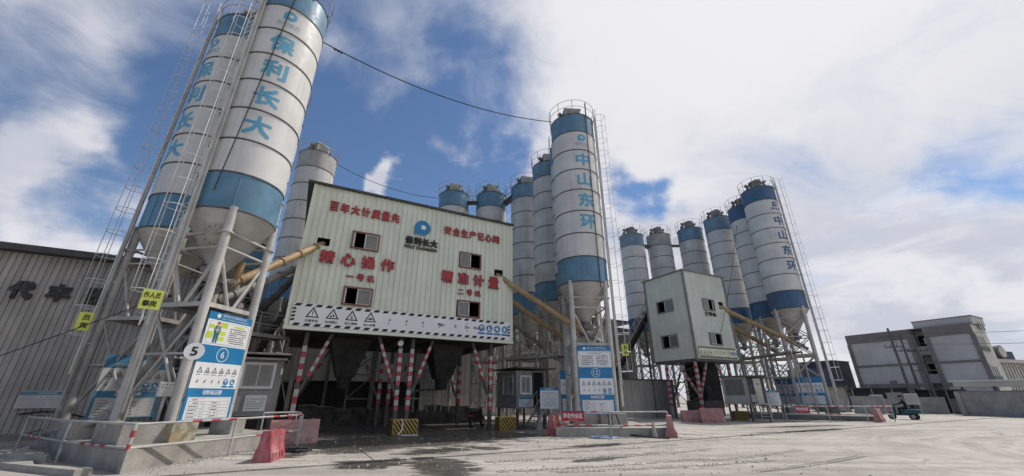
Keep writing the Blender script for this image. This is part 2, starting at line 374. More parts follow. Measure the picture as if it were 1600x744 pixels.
# ------------------------------------------------------------------ mesh helpers
class MB:
    """collects shapes (several materials allowed) and links them as one mesh object"""
    def __init__(s, xf=None):
        s.v, s.f, s.m, s.mats = [], [], [], []
        s.xf = xf

    def add(s, vs, fs, mt):
        if mt not in s.mats:
            s.mats.append(mt)
        k = s.mats.index(mt)
        o = len(s.v)
        if s.xf is not None:
            vs = [tuple(s.xf @ Vector(p)) for p in vs]
        s.v.extend(vs)
        s.f.extend([tuple(i + o for i in f) for f in fs])
        s.m.extend([k] * len(fs))
        return s

    def box(s, c, d, mt, rz=0.0, bev=0.0):
        x, y, z = d[0] / 2, d[1] / 2, d[2] / 2
        if bev:
            bm = bmesh.new()
            bmesh.ops.create_cube(bm, size=1)
            for v in bm.verts:
                v.co = (v.co.x * d[0], v.co.y * d[1], v.co.z * d[2])
            bmesh.ops.bevel(bm, geom=list(bm.edges), offset=bev, segments=2, affect='EDGES', profile=0.6)
            bm.verts.index_update()
            vs = [tuple(v.co) for v in bm.verts]
            fs = [tuple(v.index for v in f.verts) for f in bm.faces]
            bm.free()
        else:
            vs = [(-x, -y, -z), (x, -y, -z), (x, y, -z), (-x, y, -z), (-x, -y, z), (x, -y, z), (x, y, z), (-x, y, z)]
            fs = [(3, 2, 1, 0), (4, 5, 6, 7), (0, 1, 5, 4), (1, 2, 6, 5), (2, 3, 7, 6), (3, 0, 4, 7)]
        ca, sa = cos(rz), sin(rz)
        vs = [(c[0] + a * ca - b * sa, c[1] + a * sa + b * ca, c[2] + h) for a, b, h in vs]
        return s.add(vs, fs, mt)

    def _frame(s, p, q):
        d = (Vector(q) - Vector(p)).normalized()
        up = Vector((0, 0, 1)) if abs(d.z) < 0.95 else Vector((1, 0, 0))
        a = d.cross(up).normalized()
        return a, a.cross(d).normalized()

    def tube(s, p, q, r, mt, n=10, r2=None, caps=True):
        a, b = s._frame(p, q)
        r2 = r if r2 is None else r2
        P, Q = Vector(p), Vector(q)
        vs = [tuple(P + (a * cos(2 * pi * i / n) + b * sin(2 * pi * i / n)) * r) for i in range(n)]
        vs += [tuple(Q + (a * cos(2 * pi * i / n) + b * sin(2 * pi * i / n)) * r2) for i in range(n)]
        fs = [(i, i + n, (i + 1) % n + n, (i + 1) % n) for i in range(n)]
        if caps:
            fs += [tuple(range(n)), tuple(range(2 * n - 1, n - 1, -1))]
        return s.add(vs, fs, mt)

    def bar(s, p, q, w, h, mt):
        a, b = s._frame(p, q)
        P, Q = Vector(p), Vector(q)
        vs = []
        for c in (P, Q):
            for i, j in ((-1, -1), (1, -1), (1, 1), (-1, 1)):
                vs.append(tuple(c + a * (i * w / 2) + b * (j * h / 2)))
        return s.add(vs, [(3, 2, 1, 0), (4, 5, 6, 7), (0, 1, 5, 4), (1, 2, 6, 5), (2, 3, 7, 6), (3, 0, 4, 7)][:6], mt)

    def path(s, pts, r, mt, n=6):
        for p, q in zip(pts[:-1], pts[1:]):
            s.tube(p, q, r, mt, n)
        return s

    def shell(s, c, r0, z0, r1, z1, mt, n=48, a0=0.0, a1=2 * pi):
        full = abs(a1 - a0 - 2 * pi) < 1e-6
        k = n if full else n + 1
        vs = []
        for r, z in ((r0, z0), (r1, z1)):
            vs += [(c[0] + r * cos(a0 + (a1 - a0) * i / n), c[1] + r * sin(a0 + (a1 - a0) * i / n), z) for i in range(k)]
        fs = [(i, (i + 1) % k, (i + 1) % k + k, i + k) for i in range(n)]
        return s.add(vs, fs, mt)

    def disc(s, c, r, z, mt, n=32, up=True):
        vs = [(c[0] + r * cos(2 * pi * i / n), c[1] + r * sin(2 * pi * i / n), z) for i in range(n)]
        f = tuple(range(n))
        return s.add(vs, [f if up else f[::-1]], mt)

    def prism(s, poly, z0, z1, mt):
        n = len(poly)
        vs = [(x, y, z0) for x, y in poly] + [(x, y, z1) for x, y in poly]
        fs = [(i, (i + 1) % n, (i + 1) % n + n, i + n) for i in range(n)]
        fs += [tuple(range(n - 1, -1, -1)), tuple(range(n, 2 * n))]
        return s.add(vs, fs, mt)

    def ring(s, c, r, z, t, mt, n=24, a0=0.0, a1=2 * pi, k=5):
        pts = [(c[0] + r * cos(a0 + (a1 - a0) * i / n), c[1] + r * sin(a0 + (a1 - a0) * i / n), z) for i in range(n + 1)]
        for p, q in zip(pts[:-1], pts[1:]):
            s.tube(p, q, t, mt, k, caps=False)
        return s

    # flat print in the local x-z plane, facing -y
    def rect(s, x0, z0, x1, z1, mt, y=0.0):
        return s.add([(x0, y, z0), (x1, y, z0), (x1, y, z1), (x0, y, z1)], [(0, 1, 2, 3)], mt)

    def poly(s, pts, mt, y=0.0):
        return s.add([(x, y, z) for x, z in pts], [tuple(range(len(pts)))], mt)

    def dot(s, x, z, r, mt, y=0.0, n=20):
        return s.poly([(x + r * cos(2 * pi * i / n), z + r * sin(2 * pi * i / n)) for i in range(n)], mt, y)

    def hoop(s, x, z, r0, r1, mt, y=0.0, n=24):
        vs = [(x + r * cos(2 * pi * i / n), y, z + r * sin(2 * pi * i / n)) for r in (r0, r1) for i in range(n)]
        return s.add(vs, [(i, i + n, (i + 1) % n + n, (i + 1) % n)[::-1] for i in range(n)], mt)

    def build(s, name, parent=None, smooth=False, ang=35):
        me = bpy.data.meshes.new(name)
        me.from_pydata(s.v, [], s.f)
        for k in s.mats:
            me.materials.append(MATS[k])
        me.polygons.foreach_set('material_index', s.m)
        if smooth:
            me.polygons.foreach_set('use_smooth', [True] * len(me.polygons))
            me.set_sharp_from_angle(angle=R_(ang))
        me.update()
        o = bpy.data.objects.new(name, me)
        COL.objects.link(o)
        if parent is not None:
            o.parent = parent
        return o


def tag(o, label=None, cat=None, group=None, kind=None):
    for k, v in (('label', label), ('category', cat), ('group', group), ('kind', kind)):
        if v:
            o[k] = v
    return o


def thing(name, label, cat, loc=(0, 0, 0), rz=0.0, group=None):
    o = bpy.data.objects.new(name, None)
    o.empty_display_size = 0.3
    COL.objects.link(o)
    o.location = loc
    o.rotation_euler = (0, 0, rz)
    return tag(o, label, cat, group)


def share(o, name, parent, loc=(0, 0, 0), rz=0.0):
    c = bpy.data.objects.new(name, o.data)
    COL.objects.link(c)
    c.parent = parent
    c.location = loc
    c.rotation_euler = (0, 0, rz)
    return c


def copy_tree(o, parent=None):
    c = o.copy()
    COL.objects.link(c)
    c.parent = parent
    for ch in list(o.children):
        copy_tree(ch, c)
    return c


_T = {}


def glyphs(s, bold=0.02):
    """flat outline of a text in the built-in font: (verts 2d, faces, bbox)"""
    k = (s, bold)
    if k not in _T:
        c = bpy.data.curves.new('lettering', 'FONT')
        c.body = s
        c.offset = bold
        c.resolution_u = 2
        o = bpy.data.objects.new('lettering', c)
        me = o.to_mesh()
        vs = [(v.co.x, v.co.y) for v in me.vertices]
        fs = [tuple(p.vertices) for p in me.polygons]
        o.to_mesh_clear()
        bpy.data.objects.remove(o)
        bpy.data.curves.remove(c)
        xs = [a for a, b in vs]
        ys = [b for a, b in vs]
        _T[k] = (vs, fs, (min(xs), min(ys), max(xs), max(ys)))
    return _T[k]


def text_fit(mb, s, x0, z0, x1, z1, mt, y=0.0, bold=0.02, depth=0.0):
    """text stretched to a box of the local x-z plane, facing -y; depth makes raised letters; bold thickens the strokes"""
    vs, fs, (a, b, c, d) = glyphs(s, 0.0)
    e = bold * min(z1 - z0, (x1 - x0) / max(1, len(s)) * 1.2)
    X0, X1, Z0, Z1 = x0 + e, x1 - e, z0 + e, z1 - e
    kx, kz = (X1 - X0) / (c - a), (Z1 - Z0) / (d - b)
    n = len(vs)
    for i, (ox, oz) in enumerate(((-e, -e), (e, -e), (e, e), (-e, e)) if bold > .01 else ((0, 0),)):
        yy = y - i * 0.0006
        P = [(X0 + (p - a) * kx + ox, Z0 + (q - b) * kz + oz) for p, q in vs]
        F = []
        for f in fs:
            ar = sum(P[f[j]][0] * P[f[(j + 1) % len(f)]][1] - P[f[(j + 1) % len(f)]][0] * P[f[j]][1] for j in range(len(f)))
            F.append(tuple(f) if ar > 0 else tuple(f[::-1]))
        V = [(p, yy - depth, q) for p, q in P]
        if depth:
            cnt = {}
            for f in F:
                for j in range(len(f)):
                    cnt[(f[j], f[(j + 1) % len(f)])] = 1
            V += [(p, y, q) for p, q in P]
            F = F + [(u, u + n, v + n, v) for (u, v) in cnt if (v, u) not in cnt]
        mb.add(V, F, mt)
    return mb


def text_row(parent, s, x0, z0, x1, z1, mt, y=0.0, bold=0.035, depth=0.05, name='character', gap=0.18):
    """a row of raised characters, each its own part"""
    n = len(s)
    w = (x1 - x0) / (n + gap * (n - 1))
    for i, ch in enumerate(s):
        xa = x0 + i * w * (1 + gap)
        mb = MB()
        if ch == '一':
            text_fit(mb, ch, xa, z0 + (z1 - z0) * 0.42, xa + w, z0 + (z1 - z0) * 0.58, mt, y, bold, depth)
        elif ch == '二':
            text_fit(mb, ch, xa, z0 + (z1 - z0) * 0.1, xa + w, z0 + (z1 - z0) * 0.85, mt, y, bold, depth)
        else:
            text_fit(mb, ch, xa, z0, xa + w, z1, mt, y, bold, depth)
        mb.build(name, parent)


def wrap(mb, R, a0):
    """bend a flat x-z print (facing -y) round a vertical cylinder; x=0 goes to angle a0"""
    bm = bmesh.new()
    vv = [bm.verts.new(p) for p in mb.v]
    for f, m in zip(mb.f, mb.m):
        try:
            bf = bm.faces.new([vv[i] for i in f])
            bf.material_index = m
        except ValueError:
            pass
    lo = min(p[0] for p in mb.v)
    hi = max(p[0] for p in mb.v)
    x = lo + 0.08
    while x < hi:
        bmesh.ops.bisect_plane(bm, geom=list(bm.verts) + list(bm.edges) + list(bm.faces), plane_co=(x, 0, 0), plane_no=(1, 0, 0))
        x += 0.08
    bm.verts.index_update()
    out = MB()
    out.mats = list(mb.mats)
    for v in bm.verts:
        a = a0 + v.co.x / R
        r = R - v.co.y
        out.v.append((r * cos(a), r * sin(a), v.co.z))
    for f in bm.faces:
        out.f.append(tuple(v.index for v in f.verts))
        out.m.append(f.material_index)
    bm.free()
    return out


def clip_rect(poly, x0, z0, x1, z1):
    for ax, lim, sg in ((0, x0, 1), (0, x1, -1), (1, z0, 1), (1, z1, -1)):
        out = []
        for i in range(len(poly)):
            p, q = poly[i], poly[(i + 1) % len(poly)]
            a, b = (p[ax] - lim) * sg, (q[ax] - lim) * sg
            if a >= 0:
                out.append(p)
            if a * b < 0:
                k = a / (a - b)
                out.append((p[0] + (q[0] - p[0]) * k, p[1] + (q[1] - p[1]) * k))
        poly = out
        if len(poly) < 3:
            return []
    return poly


def hatch(mb, x0, z0, x1, z1, mt, w=0.16, slope=1.0, y=0.0):
    h = z1 - z0
    x = x0 - abs(slope) * h - w
    while x < x1 + abs(slope) * h:
        p = clip_rect([(x, z0), (x + w, z0), (x + w + slope * h, z1), (x + slope * h, z1)], x0, z0, x1, z1)
        if p:
            mb.poly(p, mt, y)
        x += 2 * w


def warn_tri(mb, x, z, s, y, glyph=0):
    h = s * 0.87
    o = [(x - s / 2, z), (x + s / 2, z), (x, z + h)]
    k = 0.70
    cx, cz = x, z + h / 3
    i = [(cx + (a - cx) * k, cz + (b - cz) * k) for a, b in o]
    mb.add([(a, y, b) for a, b in o + i], [(0, 1, 4, 3), (1, 2, 5, 4), (2, 0, 3, 5)], 'print_black')
    y2 = y - 0.002
    if glyph == 0:
        mb.rect(x - s * 0.03, z + h * 0.30, x + s * 0.03, z + h * 0.62, 'print_black', y)
        mb.dot(x, z + h * 0.22, s * 0.035, 'print_black', y, 8)
    elif glyph == 1:
        mb.dot(x - s * .1, z + h * .24, s * .08, 'print_black', y, 8)
        mb.poly([(x - s * .02, z + h * .5), (x + s * .03, z + h * .5), (x + s * .2, z + h * .2), (x + s * .05, z + h * .2)], 'print_black', y)
    elif glyph == 2:
        mb.rect(x - s * .1, z + h * .18, x + s * .1, z + h * .26, 'print_black', y)
        mb.dot(x, z + h * .40, s * .06, 'print_black', y, 8)
        mb.rect(x - s * .03, z + h * .26, x + s * .03, z + h * .36, 'print_black', y)
    else:
        mb.rect(x - s * .2, z + h * .22, x + s * .2, z + h * .32, 'print_black', y)
        mb.rect(x - s * .08, z + h * .32, x + s * .12, z + h * .40, 'print_black', y)


def must_disc(mb, x, z, r, y, glyph=0, cap=True):
    mb.dot(x, z, r, 'print_blue', y)
    y -= 0.003
    if glyph == 0:
        mb.poly([(x + r * .55 * cos(a * pi / 8), z + r * (.12 + .5 * sin(a * pi / 8))) for a in range(9)], 'print_white', y)
        mb.poly([(x + r * .42 * cos(a * pi / 8), z - r * (.05 + .45 * sin(a * pi / 8))) for a in range(9)][::-1], 'print_grey', y)
    elif glyph == 1:
        mb.poly([(x - r * .5, z - r * .5), (x + r * .3, z - r * .5), (x + r * .1, z - r * .1), (x - r * .1, z + r * .6), (x - r * .3, z + r * .6)], 'print_white', y)
        mb.poly([(x + r * .2, z - r * .5), (x + r * .6, z - r * .5), (x + r * .4, z + r * .1)], 'print_white', y)
    elif glyph == 2:
        mb.dot(x - r * .15, z + r * .1, r * .4, 'print_white', y, 12)
        mb.dot(x + r * .2, z - r * .2, r * .3, 'print_white', y - .001, 12)
    else:
        mb.rect(x - r * .4, z - r * .5, x + r * .15, z + r * .5, 'print_white', y)
        mb.rect(x + r * .25, z - r * .15, x + r * .5, z + r * .15, 'print_white', y)
    if cap:
        mb.rect(x - r * 1.1, z - r * 1.75, x + r * 1.1, z - r * 1.2, 'print_blue', y + 0.003)


def scribble(mb, x0, z0, x1, z1, n, mt='print_grey', y=0.0):
    """lines of print too small to read"""
    h = (z1 - z0) / n
    for i in range(n):
        zz_ = z1 - (i + 0.5) * h
        x = x0
        while x < x1 - 0.03:
            w = random.uniform(0.03, 0.09)
            if random.random() < 0.86:
                mb.rect(x, zz_ - h * .19, min(x + w, x1), zz_ + h * .19, mt, y)
            x += w + 0.012


# ------------------------------------------------------------------ setting: ground
A = R_(27.97)                               # direction of the batching plant's front
UX, UY = cos(A), sin(A)
B1 = (-9.77, 16.87)


def L2(s, t, o=B1, a=A):
    return (o[0] + cos(a) * s - sin(a) * t, o[1] + sin(a) * s + cos(a) * t)


g = MB()
N = 24
for i in range(N):
    for j in range(N):
        x0, x1 = -900 + 1800 * i / N, -900 + 1800 * (i + 1) / N
        y0, y1 = -900 + 1800 * j / N, -900 + 1800 * (j + 1) / N
        g.add([(x0, y0, 0), (x1, y0, 0), (x1, y1, 0), (x0, y1, 0)], [(0, 1, 2, 3)], 'yard')
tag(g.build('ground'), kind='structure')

apron = bpy.data.objects.new('apron', None)
COL.objects.link(apron)
apron.location = (B1[0], B1[1], 0)
apron.rotation_euler = (0, 0, A)
tag(apron, kind='structure')
for (t0, t1, w, s0, s1) in ((-7.5, -4.3, 4.6, -1.6, 58), (-4.3, 0.2, 5.2, -1.6, 58), (0.2, 6.0, 5.2, -6, 58), (6.0, 14.0, 6.0, -6, 58)):
    s = s0
    while s < s1:
        h = 0.035 + random.uniform(-0.008, 0.008)
        e = min(s + w, s1)
        jag = [(s + 0.02, t0 + random.uniform(0.01, 0.05)), (s + (e - s) * .33, t0 + random.uniform(0.0, 0.07)), (s + (e - s) * .66, t0 + random.uniform(0.0, 0.07)), (e - 0.015, t0 + random.uniform(0.01, 0.05)), (e - 0.015, t1 - 0.015), (s + 0.02, t1 - 0.015)]
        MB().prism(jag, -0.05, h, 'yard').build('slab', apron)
        s = e


gr = MB()
pg = random.Random(11)
for k in range(2600):
    q = pg.random()
    if q < .45:
        x, y = pg.uniform(-9, 8), pg.uniform(8.5, 18)
    elif q < .75:
        a_ = pg.random()
        x, y = -8.7 + .25 * a_ + abs(pg.gauss(0, .35)), 9.9 + 5 * a_
    else:
        x, y = pg.uniform(1.5, 7.5), 18.2 - abs(pg.gauss(0, .35))
    r = pg.uniform(.008, .028) if pg.random() < .95 else pg.uniform(.03, .06)
    a_ = pg.uniform(0, 6)
    vs_ = [(x + r * cos(a_ + b_) * pg.uniform(.7, 1.3), y + r * sin(a_ + b_), .0) for b_ in (0, 1.6, 3.1, 4.7)] + [(x, y, r * pg.uniform(.6, 1.1))]
    h_ = .036 if (-(x - B1[0]) * UY + (y - B1[1]) * UX) > -7.45 and (x - B1[0]) * UX + (y - B1[1]) * UY > -1.6 else 0
    gr.add([(u_, v_, w_ + h_) for u_, v_, w_ in vs_], [(0, 1, 4), (1, 2, 4), (2, 3, 4), (3, 0, 4)], 'concrete')
tag(gr.build('gravel'), kind='stuff')

# tyre prints pressed into the dust, too many to count
tt = MB()
for (x, y, ang, n, half) in ((-0.6, 11.0, 14, 46, .75), (1.6, 12.9, 20, 40, .7), (0.8, 10.2, 10, 50, .0), (5.2, 11.0, 24, 40, .8)):
    a = R_(ang)
    for k in range(n):
        a += R_(0.25)
        x += cos(a) * 0.13
        y += sin(a) * 0.13
        for off in ((-half, half) if half else (0,)):
            for sd in (-1, 1):
                if random.random() < 0.15:
                    continue
                px, py = x - sin(a) * (off + sd * .09), y + cos(a) * (off + sd * .09)
                b = a + sd * 0.7
                c_, s_ = cos(b) * .075, sin(b) * .075
                n_, m_ = -sin(b) * .022, cos(b) * .022
                tt.add([(px - c_ - n_, py - s_ - m_, .006), (px + c_ - n_, py + s_ - m_, .006), (px + c_ + n_, py + s_ + m_, .006), (px - c_ + n_, py - s_ + m_, .006)], [(0, 1, 2, 3)], 'tread')
tag(tt.build('tyre_prints'), kind='stuff')


# ------------------------------------------------------------------ buildings: helpers
def cladding(parent, L, z0, ztop, pitch, mt, holes=(), name='cladding_panel', rib=0.035, origin=(0, 0), rz=0.0):
    """ribbed metal sheet wall along local +x from origin (rotated rz), outside facing -y; one part per rib"""
    n = max(1, int(round(L / pitch)))
    p = L / n
    cache = {}
    for i in range(n):
        xa, xb = i * p, (i + 1) * p
        zt = ztop((xa + xb) / 2) if callable(ztop) else ztop
        spans = [(z0, zt)]
        for (hx0, hz0, hx1, hz1) in holes:
            if xa + p * .5 > hx0 and xb - p * .5 < hx1:
                nw = []
                for a, b in spans:
                    if hz0 > a:
                        nw.append((a, min(b, hz0)))
                    if hz1 < b:
                        nw.append((max(a, hz1), b))
                spans = [q for q in nw if q[1] - q[0] > 0.01]
        key = tuple((round(a, 3), round(b, 3)) for a, b in spans)
        if key not in cache:
            prof = [(0, 0), (p * .72, 0), (p * .78, -rib), (p * .93, -rib), (p, 0)]
            cache[key] = []
            for a, b in spans:
                mb = MB()
                for (u0, v0), (u1, v1) in zip(prof[:-1], prof[1:]):
                    mb.add([(u0, v0, a), (u1, v1, a), (u1, v1, b), (u0, v0, b)], [(0, 1, 2, 3)], mt)
                cache[key].append(mb.build(name, parent))
            os_ = cache[key]
        else:
            os_ = [share(q, name, parent) for q in cache[key]]
        for o in os_:
            o.location = (origin[0] + cos(rz) * xa, origin[1] + sin(rz) * xa, 0)
            o.rotation_euler = (0, 0, rz)


def window(parent, x0, z0, x1, z1, frame='frame_red', open_side=0, glass='glass_grey', y=-0.04, origin=(0, 0), rz=0.0):
    xf = Matrix.Translation((origin[0], origin[1], 0)) @ Matrix.Rotation(rz, 4, 'Z')
    t = 0.07
    mb = MB(xf)
    mb.box(((x0 + x1) / 2, y, z1), (x1 - x0 + 2 * t, .12, t), frame)
    mb.box(((x0 + x1) / 2, y, z0), (x1 - x0 + 2 * t, .14, t), frame)
    mb.box((x0 - t / 2, y, (z0 + z1) / 2), (t, .12, z1 - z0 - t), frame)
    mb.box((x1 + t / 2, y, (z0 + z1) / 2), (t, .12, z1 - z0 - t), frame)
    w = mb.build('window', parent)
    xm = (x0 + x1) / 2
    a, b = (xm - .04, x1) if open_side < 0 else (x0, xm + .04)
    if open_side == 0:
        a, b = x0, x1
    z0, z1 = z0 + t / 2, z1 - t / 2
    mb = MB(xf)
    s = .045
    mb.box(((a + b) / 2, y + .03, z1 - s / 2), (b - a, .05, s), 'aluminium')
    mb.box(((a + b) / 2, y + .03, z0 + s / 2), (b - a, .05, s), 'aluminium')
    for q in ([a + s / 2, b - s / 2] + ([xm] if open_side == 0 else [])):
        mb.box((q, y + .03, (z0 + z1) / 2), (s, .05, z1 - z0 - 2 * s), 'aluminium')
    mb.build('sash', w)
    MB(xf).add([(a, y + .045, z0), (b, y + .045, z0), (b, y + .045, z1), (a, y + .045, z1)], [(0, 1, 2, 3)], glass).build('pane', w)
    return w


def striped_post(mb, p, q, r, n, first=0, kind='box', plain=0.12):
    """a post with red and white bands"""
    P, Q = Vector(p), Vector(q)
    for i in range(n):
        a, b = P.lerp(Q, i / n), P.lerp(Q, (i + 1) / n)
        mt = 'stripe_red' if (i + first) % 2 == 0 else 'stripe_white'
        if kind == 'box':
            mb.bar(a, b, r * 2, r * 2, mt)
        else:
            mb.tube(a, b, r, mt, 10)


def hazard_block(label, loc, rz, w=1.15, d=0.6, h=0.62):
    t = thing('crash_block', label, 'concrete block', loc, rz, 'yellow and black striped crash blocks')
    MB().box((0, 0, h / 2), (w, d, h), 'hazard_yellow', bev=.025).build('block', t)
    mb = MB()
    hatch(mb, -w / 2 + .03, .03, w / 2 - .03, h - .03, 'hazard_black', .085, -0.8, -d / 2 - .004)
    xf = Matrix.Rotation(-pi / 2, 4, 'Z')
    m2 = MB(xf)
    hatch(m2, -d / 2 + .03, .03, d / 2 - .03, h - .03, 'hazard_black', .085, -0.8, -w / 2 - .004)
    mb.v += [tuple(v) for v in m2.v]
    o = len(mb.v) - len(m2.v)
    mb.f += [tuple(i + o for i in f) for f in m2.f]
    mb.m += m2.m
    tag(mb.build('stripes', t), kind='stuff')
    return t


# ------------------------------------------------------------------ main batching plant
def plant_banner(name, label, loc, rz, W_, H_, grounds='print_white', low=False):
    b = thing(name, label, 'banner', loc, rz)
    MB().box((W_ / 2, .02, H_ / 2), (W_, .03, H_), grounds).build('sheet', b)
    mb = MB()
    y = -.001
    e = (.12 if W_ > 8 else .15) * H_
    n = 25
    q_ = 1.0 if W_ > 8 else 1.25
    for zz0 in (0.012, H_ - e - .012):
        for k in range(n):
            x = .05 + (W_ - .3) * k / n + (.06 if zz0 < .1 else 0)
            mb.poly([(x, zz0), (x + .24 * q_ * W_ / 11, zz0), (x + (.24 * q_ + .09) * W_ / 11, zz0 + e), (x + .09 * W_ / 11, zz0 + e)], 'print_black', y)
    for x in (.02, W_ - .16):
        for k in range(4):
            z = .2 * H_ + .16 * H_ * k
            mb.poly([(x, z), (x + .14, z + .04), (x + .14, z + .13 * H_), (x, z + .13 * H_ - .04)], 'print_black', y)
    tag(mb.build('hazard_border', b), kind='stuff')
    mb = MB()
    k = W_ / 10.9
    for i, s in enumerate(('注意安全', '当心机械伤人', '当心落物', '当心车辆')):
        x = (.85 + i * .83) * k
        warn_tri(mb, x, H_ * .40, .55 * min(1, k * 1.15), y, i)
        text_fit(mb, s, x - .27 * k, H_ * .2, x + .27 * k, H_ * .32, 'print_black', y)
        mb.rect(x - .37 * k, H_ * .16, x + .37 * k, H_ * .162, 'print_grey', y)
    for i in range(4):            # faded symbols
        x = (4.25 + .82 * i) * k
        mb.poly([(x - .03, H_ * .5), (x + .06, H_ * .56), (x + .02, H_ * .66), (x - .01, H_ * .6)], 'print_black', y)
        mb.poly([(x - .08 + .04 * i, H_ * .38), (x - .01 + .04 * i, H_ * .39), (x - .03 + .04 * i, H_ * .47)], 'print_black', y)
    for s, x, w in (('限9', 7.1, .3), ('5', 7.85, .12), ('20m', 8.5, .28), ('40x4', 9.05, .36)):
        text_fit(mb, s, (x - w / 2 - .2) * k, H_ * .46, (x + w / 2 - .2) * k, H_ * .62, 'print_black', y)
    for dz_ in (.34, .68):
        x = 8.3 * k
        mb.poly([(x - .06, H_ * (dz_ + (.05 if dz_ > .5 else 0))), (x + .06, H_ * (dz_ + (.05 if dz_ > .5 else 0))), (x, H_ * (dz_ + (0 if dz_ > .5 else .05)))][::(-1 if dz_ > .5 else 1)], 'print_black', y)
    tag(mb.build('warning_print', b), kind='stuff')
    mb = MB()
    for i in range(4):
        x = (9.2 + .47 * i) * k
        must_disc(mb, x - .05 * k, H_ * .56, .185 * min(1, k * 1.2), y, i)
    tag(mb.build('mandatory_print', b), kind='stuff')
    return b


L1, ZB, ZT, DEP = 11.0, 4.3, 11.42, 7.6
plant = thing('batching_plant', 'large pale green ribbed batching tower with red characters and four windows on striped columns', 'industrial building', (B1[0], B1[1], 0), A)
wins = [(2.1, 8.4, 3.3, 9.26, -1), (2.12, 5.6, 3.32, 6.42, -1), (7.78, 8.28, 8.96, 9.13, 1), (7.8, 5.55, 8.98, 6.38, 1)]
holes = [(w_[0], w_[1], w_[2], w_[3]) for w_ in wins] + [(.55, 8.28, 1.1, 8.66), (9.9, 8.05, 10.45, 8.46)]
cladding(plant, L1, ZB + .14, ZT, .275, 'clad_green', holes, rib=.055)
for x0, z0, x1, z1, sd in wins:
    window(plant, x0, z0, x1, z1, 'frame_red', sd)
MB().box((.0, -.0, (ZB + ZT) / 2), (.14, .12, ZT - ZB), 'clad_green').build('corner_trim', plant)
MB().box((L1, -.0, (ZB + ZT) / 2), (.14, .12, ZT - ZB), 'clad_green').build('corner_trim', plant)
MB().box((L1 / 2, -.02, ZB + .07), (L1 + .16, .16, .14), 'clad_green').build('base_trim', plant)
cladding(plant, DEP, ZB, ZT - .003, .5, 'clad_green', origin=(L1, .06), rz=pi / 2)
cladding(plant, DEP, ZB, ZT - .003, .5, 'clad_green', origin=(0, DEP), rz=-pi / 2)
MB().box((L1 / 2, DEP, (ZB + ZT) / 2), (L1, .08, ZT - ZB), 'clad_green').build('rear_wall', plant)
MB().box((L1 / 2, DEP / 2 + .03, ZB + .06), (L1 - .1, DEP - .12, .12), 'shade_black').build('floor_deck', plant)
MB().box((L1 / 2, DEP / 2 + .03, ZB + 3.3), (L1 - .1, DEP - .15, .1), 'unlit_interior').build('upper_floor', plant)
MB().box((L1 / 2, 1.9, (ZB + ZT) / 2), (L1 - .2, .06, ZT - ZB - .3), 'unlit_interior').build('inner_wall', plant)
rf = MB()
rf.prism([(-.35, -.18), (L1 + .1, -.18), (L1 + .1, DEP + .2), (-.35, DEP + .2)], ZT + .002, ZT + .1, 'roof_dark')
rf.build('roof', plant)
text_row(plant, '百年大计质量先', .78, 10.14, 4.22, 10.66, 'letter_red', -.05)
text_row(plant, '安全生产记心间', 6.72, 10.05, 10.16, 10.54, 'letter_red', -.05)
text_row(plant, '精心操作', .78, 7.42, 4.23, 8.06, 'letter_red', -.05, depth=.09, gap=.42)
text_row(plant, '一号机', 2.06, 6.76, 3.37, 7.12, 'letter_red', -.05, gap=.35)
text_row(plant, '精准计量', 6.75, 7.27, 10.15, 7.94, 'letter_red', -.05, depth=.09, gap=.42)
text_row(plant, '二号机', 7.7, 6.7, 9.06, 7.04, 'letter_red', -.05, gap=.35)
text_row(plant, '保利长大', 4.63, 9.1, 6.4, 9.54, 'letter_black', -.05, gap=.08, bold=.045)
mb = MB()
text_fit(mb, 'POLY CHANGDA', 4.63, 8.86, 6.41, 9.04, 'letter_black', -.05, .04, .03)
mb.build('small_lettering', plant)
# round emblem: a disc with a square corner and a light square window
mb = MB()
ring_o = [(5.50 + .43 * cos(a), 10.13 + .43 * sin(a)) for a in [R_(q) for q in range(-90, 181, 10)]] + [(5.07, 9.70)]
mb.poly(ring_o, 'print_blue', -.09)
n_ = len(ring_o)
mb.add([(x, -.09, z) for x, z in ring_o] + [(x, -.04, z) for x, z in ring_o], [(i, i + n_, (i + 1) % n_ + n_, (i + 1) % n_) for i in range(n_)], 'print_blue')
mb.poly([(5.42, 10.05), (5.66, 10.05), (5.66, 10.2), (5.60, 10.28), (5.42, 10.28)], 'print_white', -.096)
mb.poly([(5.07, 9.70), (5.50, 9.70), (5.50, 9.715), (5.07, 9.715)], 'print_white', -.096)
mb.build('emblem', plant)
# columns and braces with painted bands
for (x, z1_, x2, zb_, n, stripes) in ((.92, ZB, .92, 0, 0, ((.75, 1.9, 4), (2.2, 3.7, 6))), (5.12, ZB, 5.2, 0, 0, ((1.0, 1.9, 4), (2.1, 3.8, 8))), (5.72, ZB, 5.72, 0, 0, ((1.0, 1.9, 4), (2.1, 3.8, 8))), (10.05, ZB, 10.05, 0, 0, ((.95, 1.75, 4), (2.0, 3.65, 8)))):
    mb = MB()
    mb.bar((x2, .6, 0), (x, .6, ZB), .17, .17, 'steel_mid')
    for a_, b_, k in stripes:
        striped_post(mb, (x2 + (x - x2) * a_ / ZB, .6, a_), (x2 + (x - x2) * b_ / ZB, .6, b_), .091, k)
    mb.build('column', plant)
for (x0, z0, x1, z1) in ((1.0, 1.75, 1.95, 4.3), (5.08, 1.75, 4.05, 4.3), (5.85, 1.75, 6.75, 4.3), (9.9, 1.75, 8.95, 4.3)):
    mb = MB()
    mb.bar((x0, .6, z0), (x1, .6, z1), .13, .13, 'steel_mid')
    p, q = Vector((x0, .6, z0)), Vector((x1, .6, z1))
    striped_post(mb, p.lerp(q, .28), p.lerp(q, .86), .068, 8)
    mb.build('column_brace', plant)
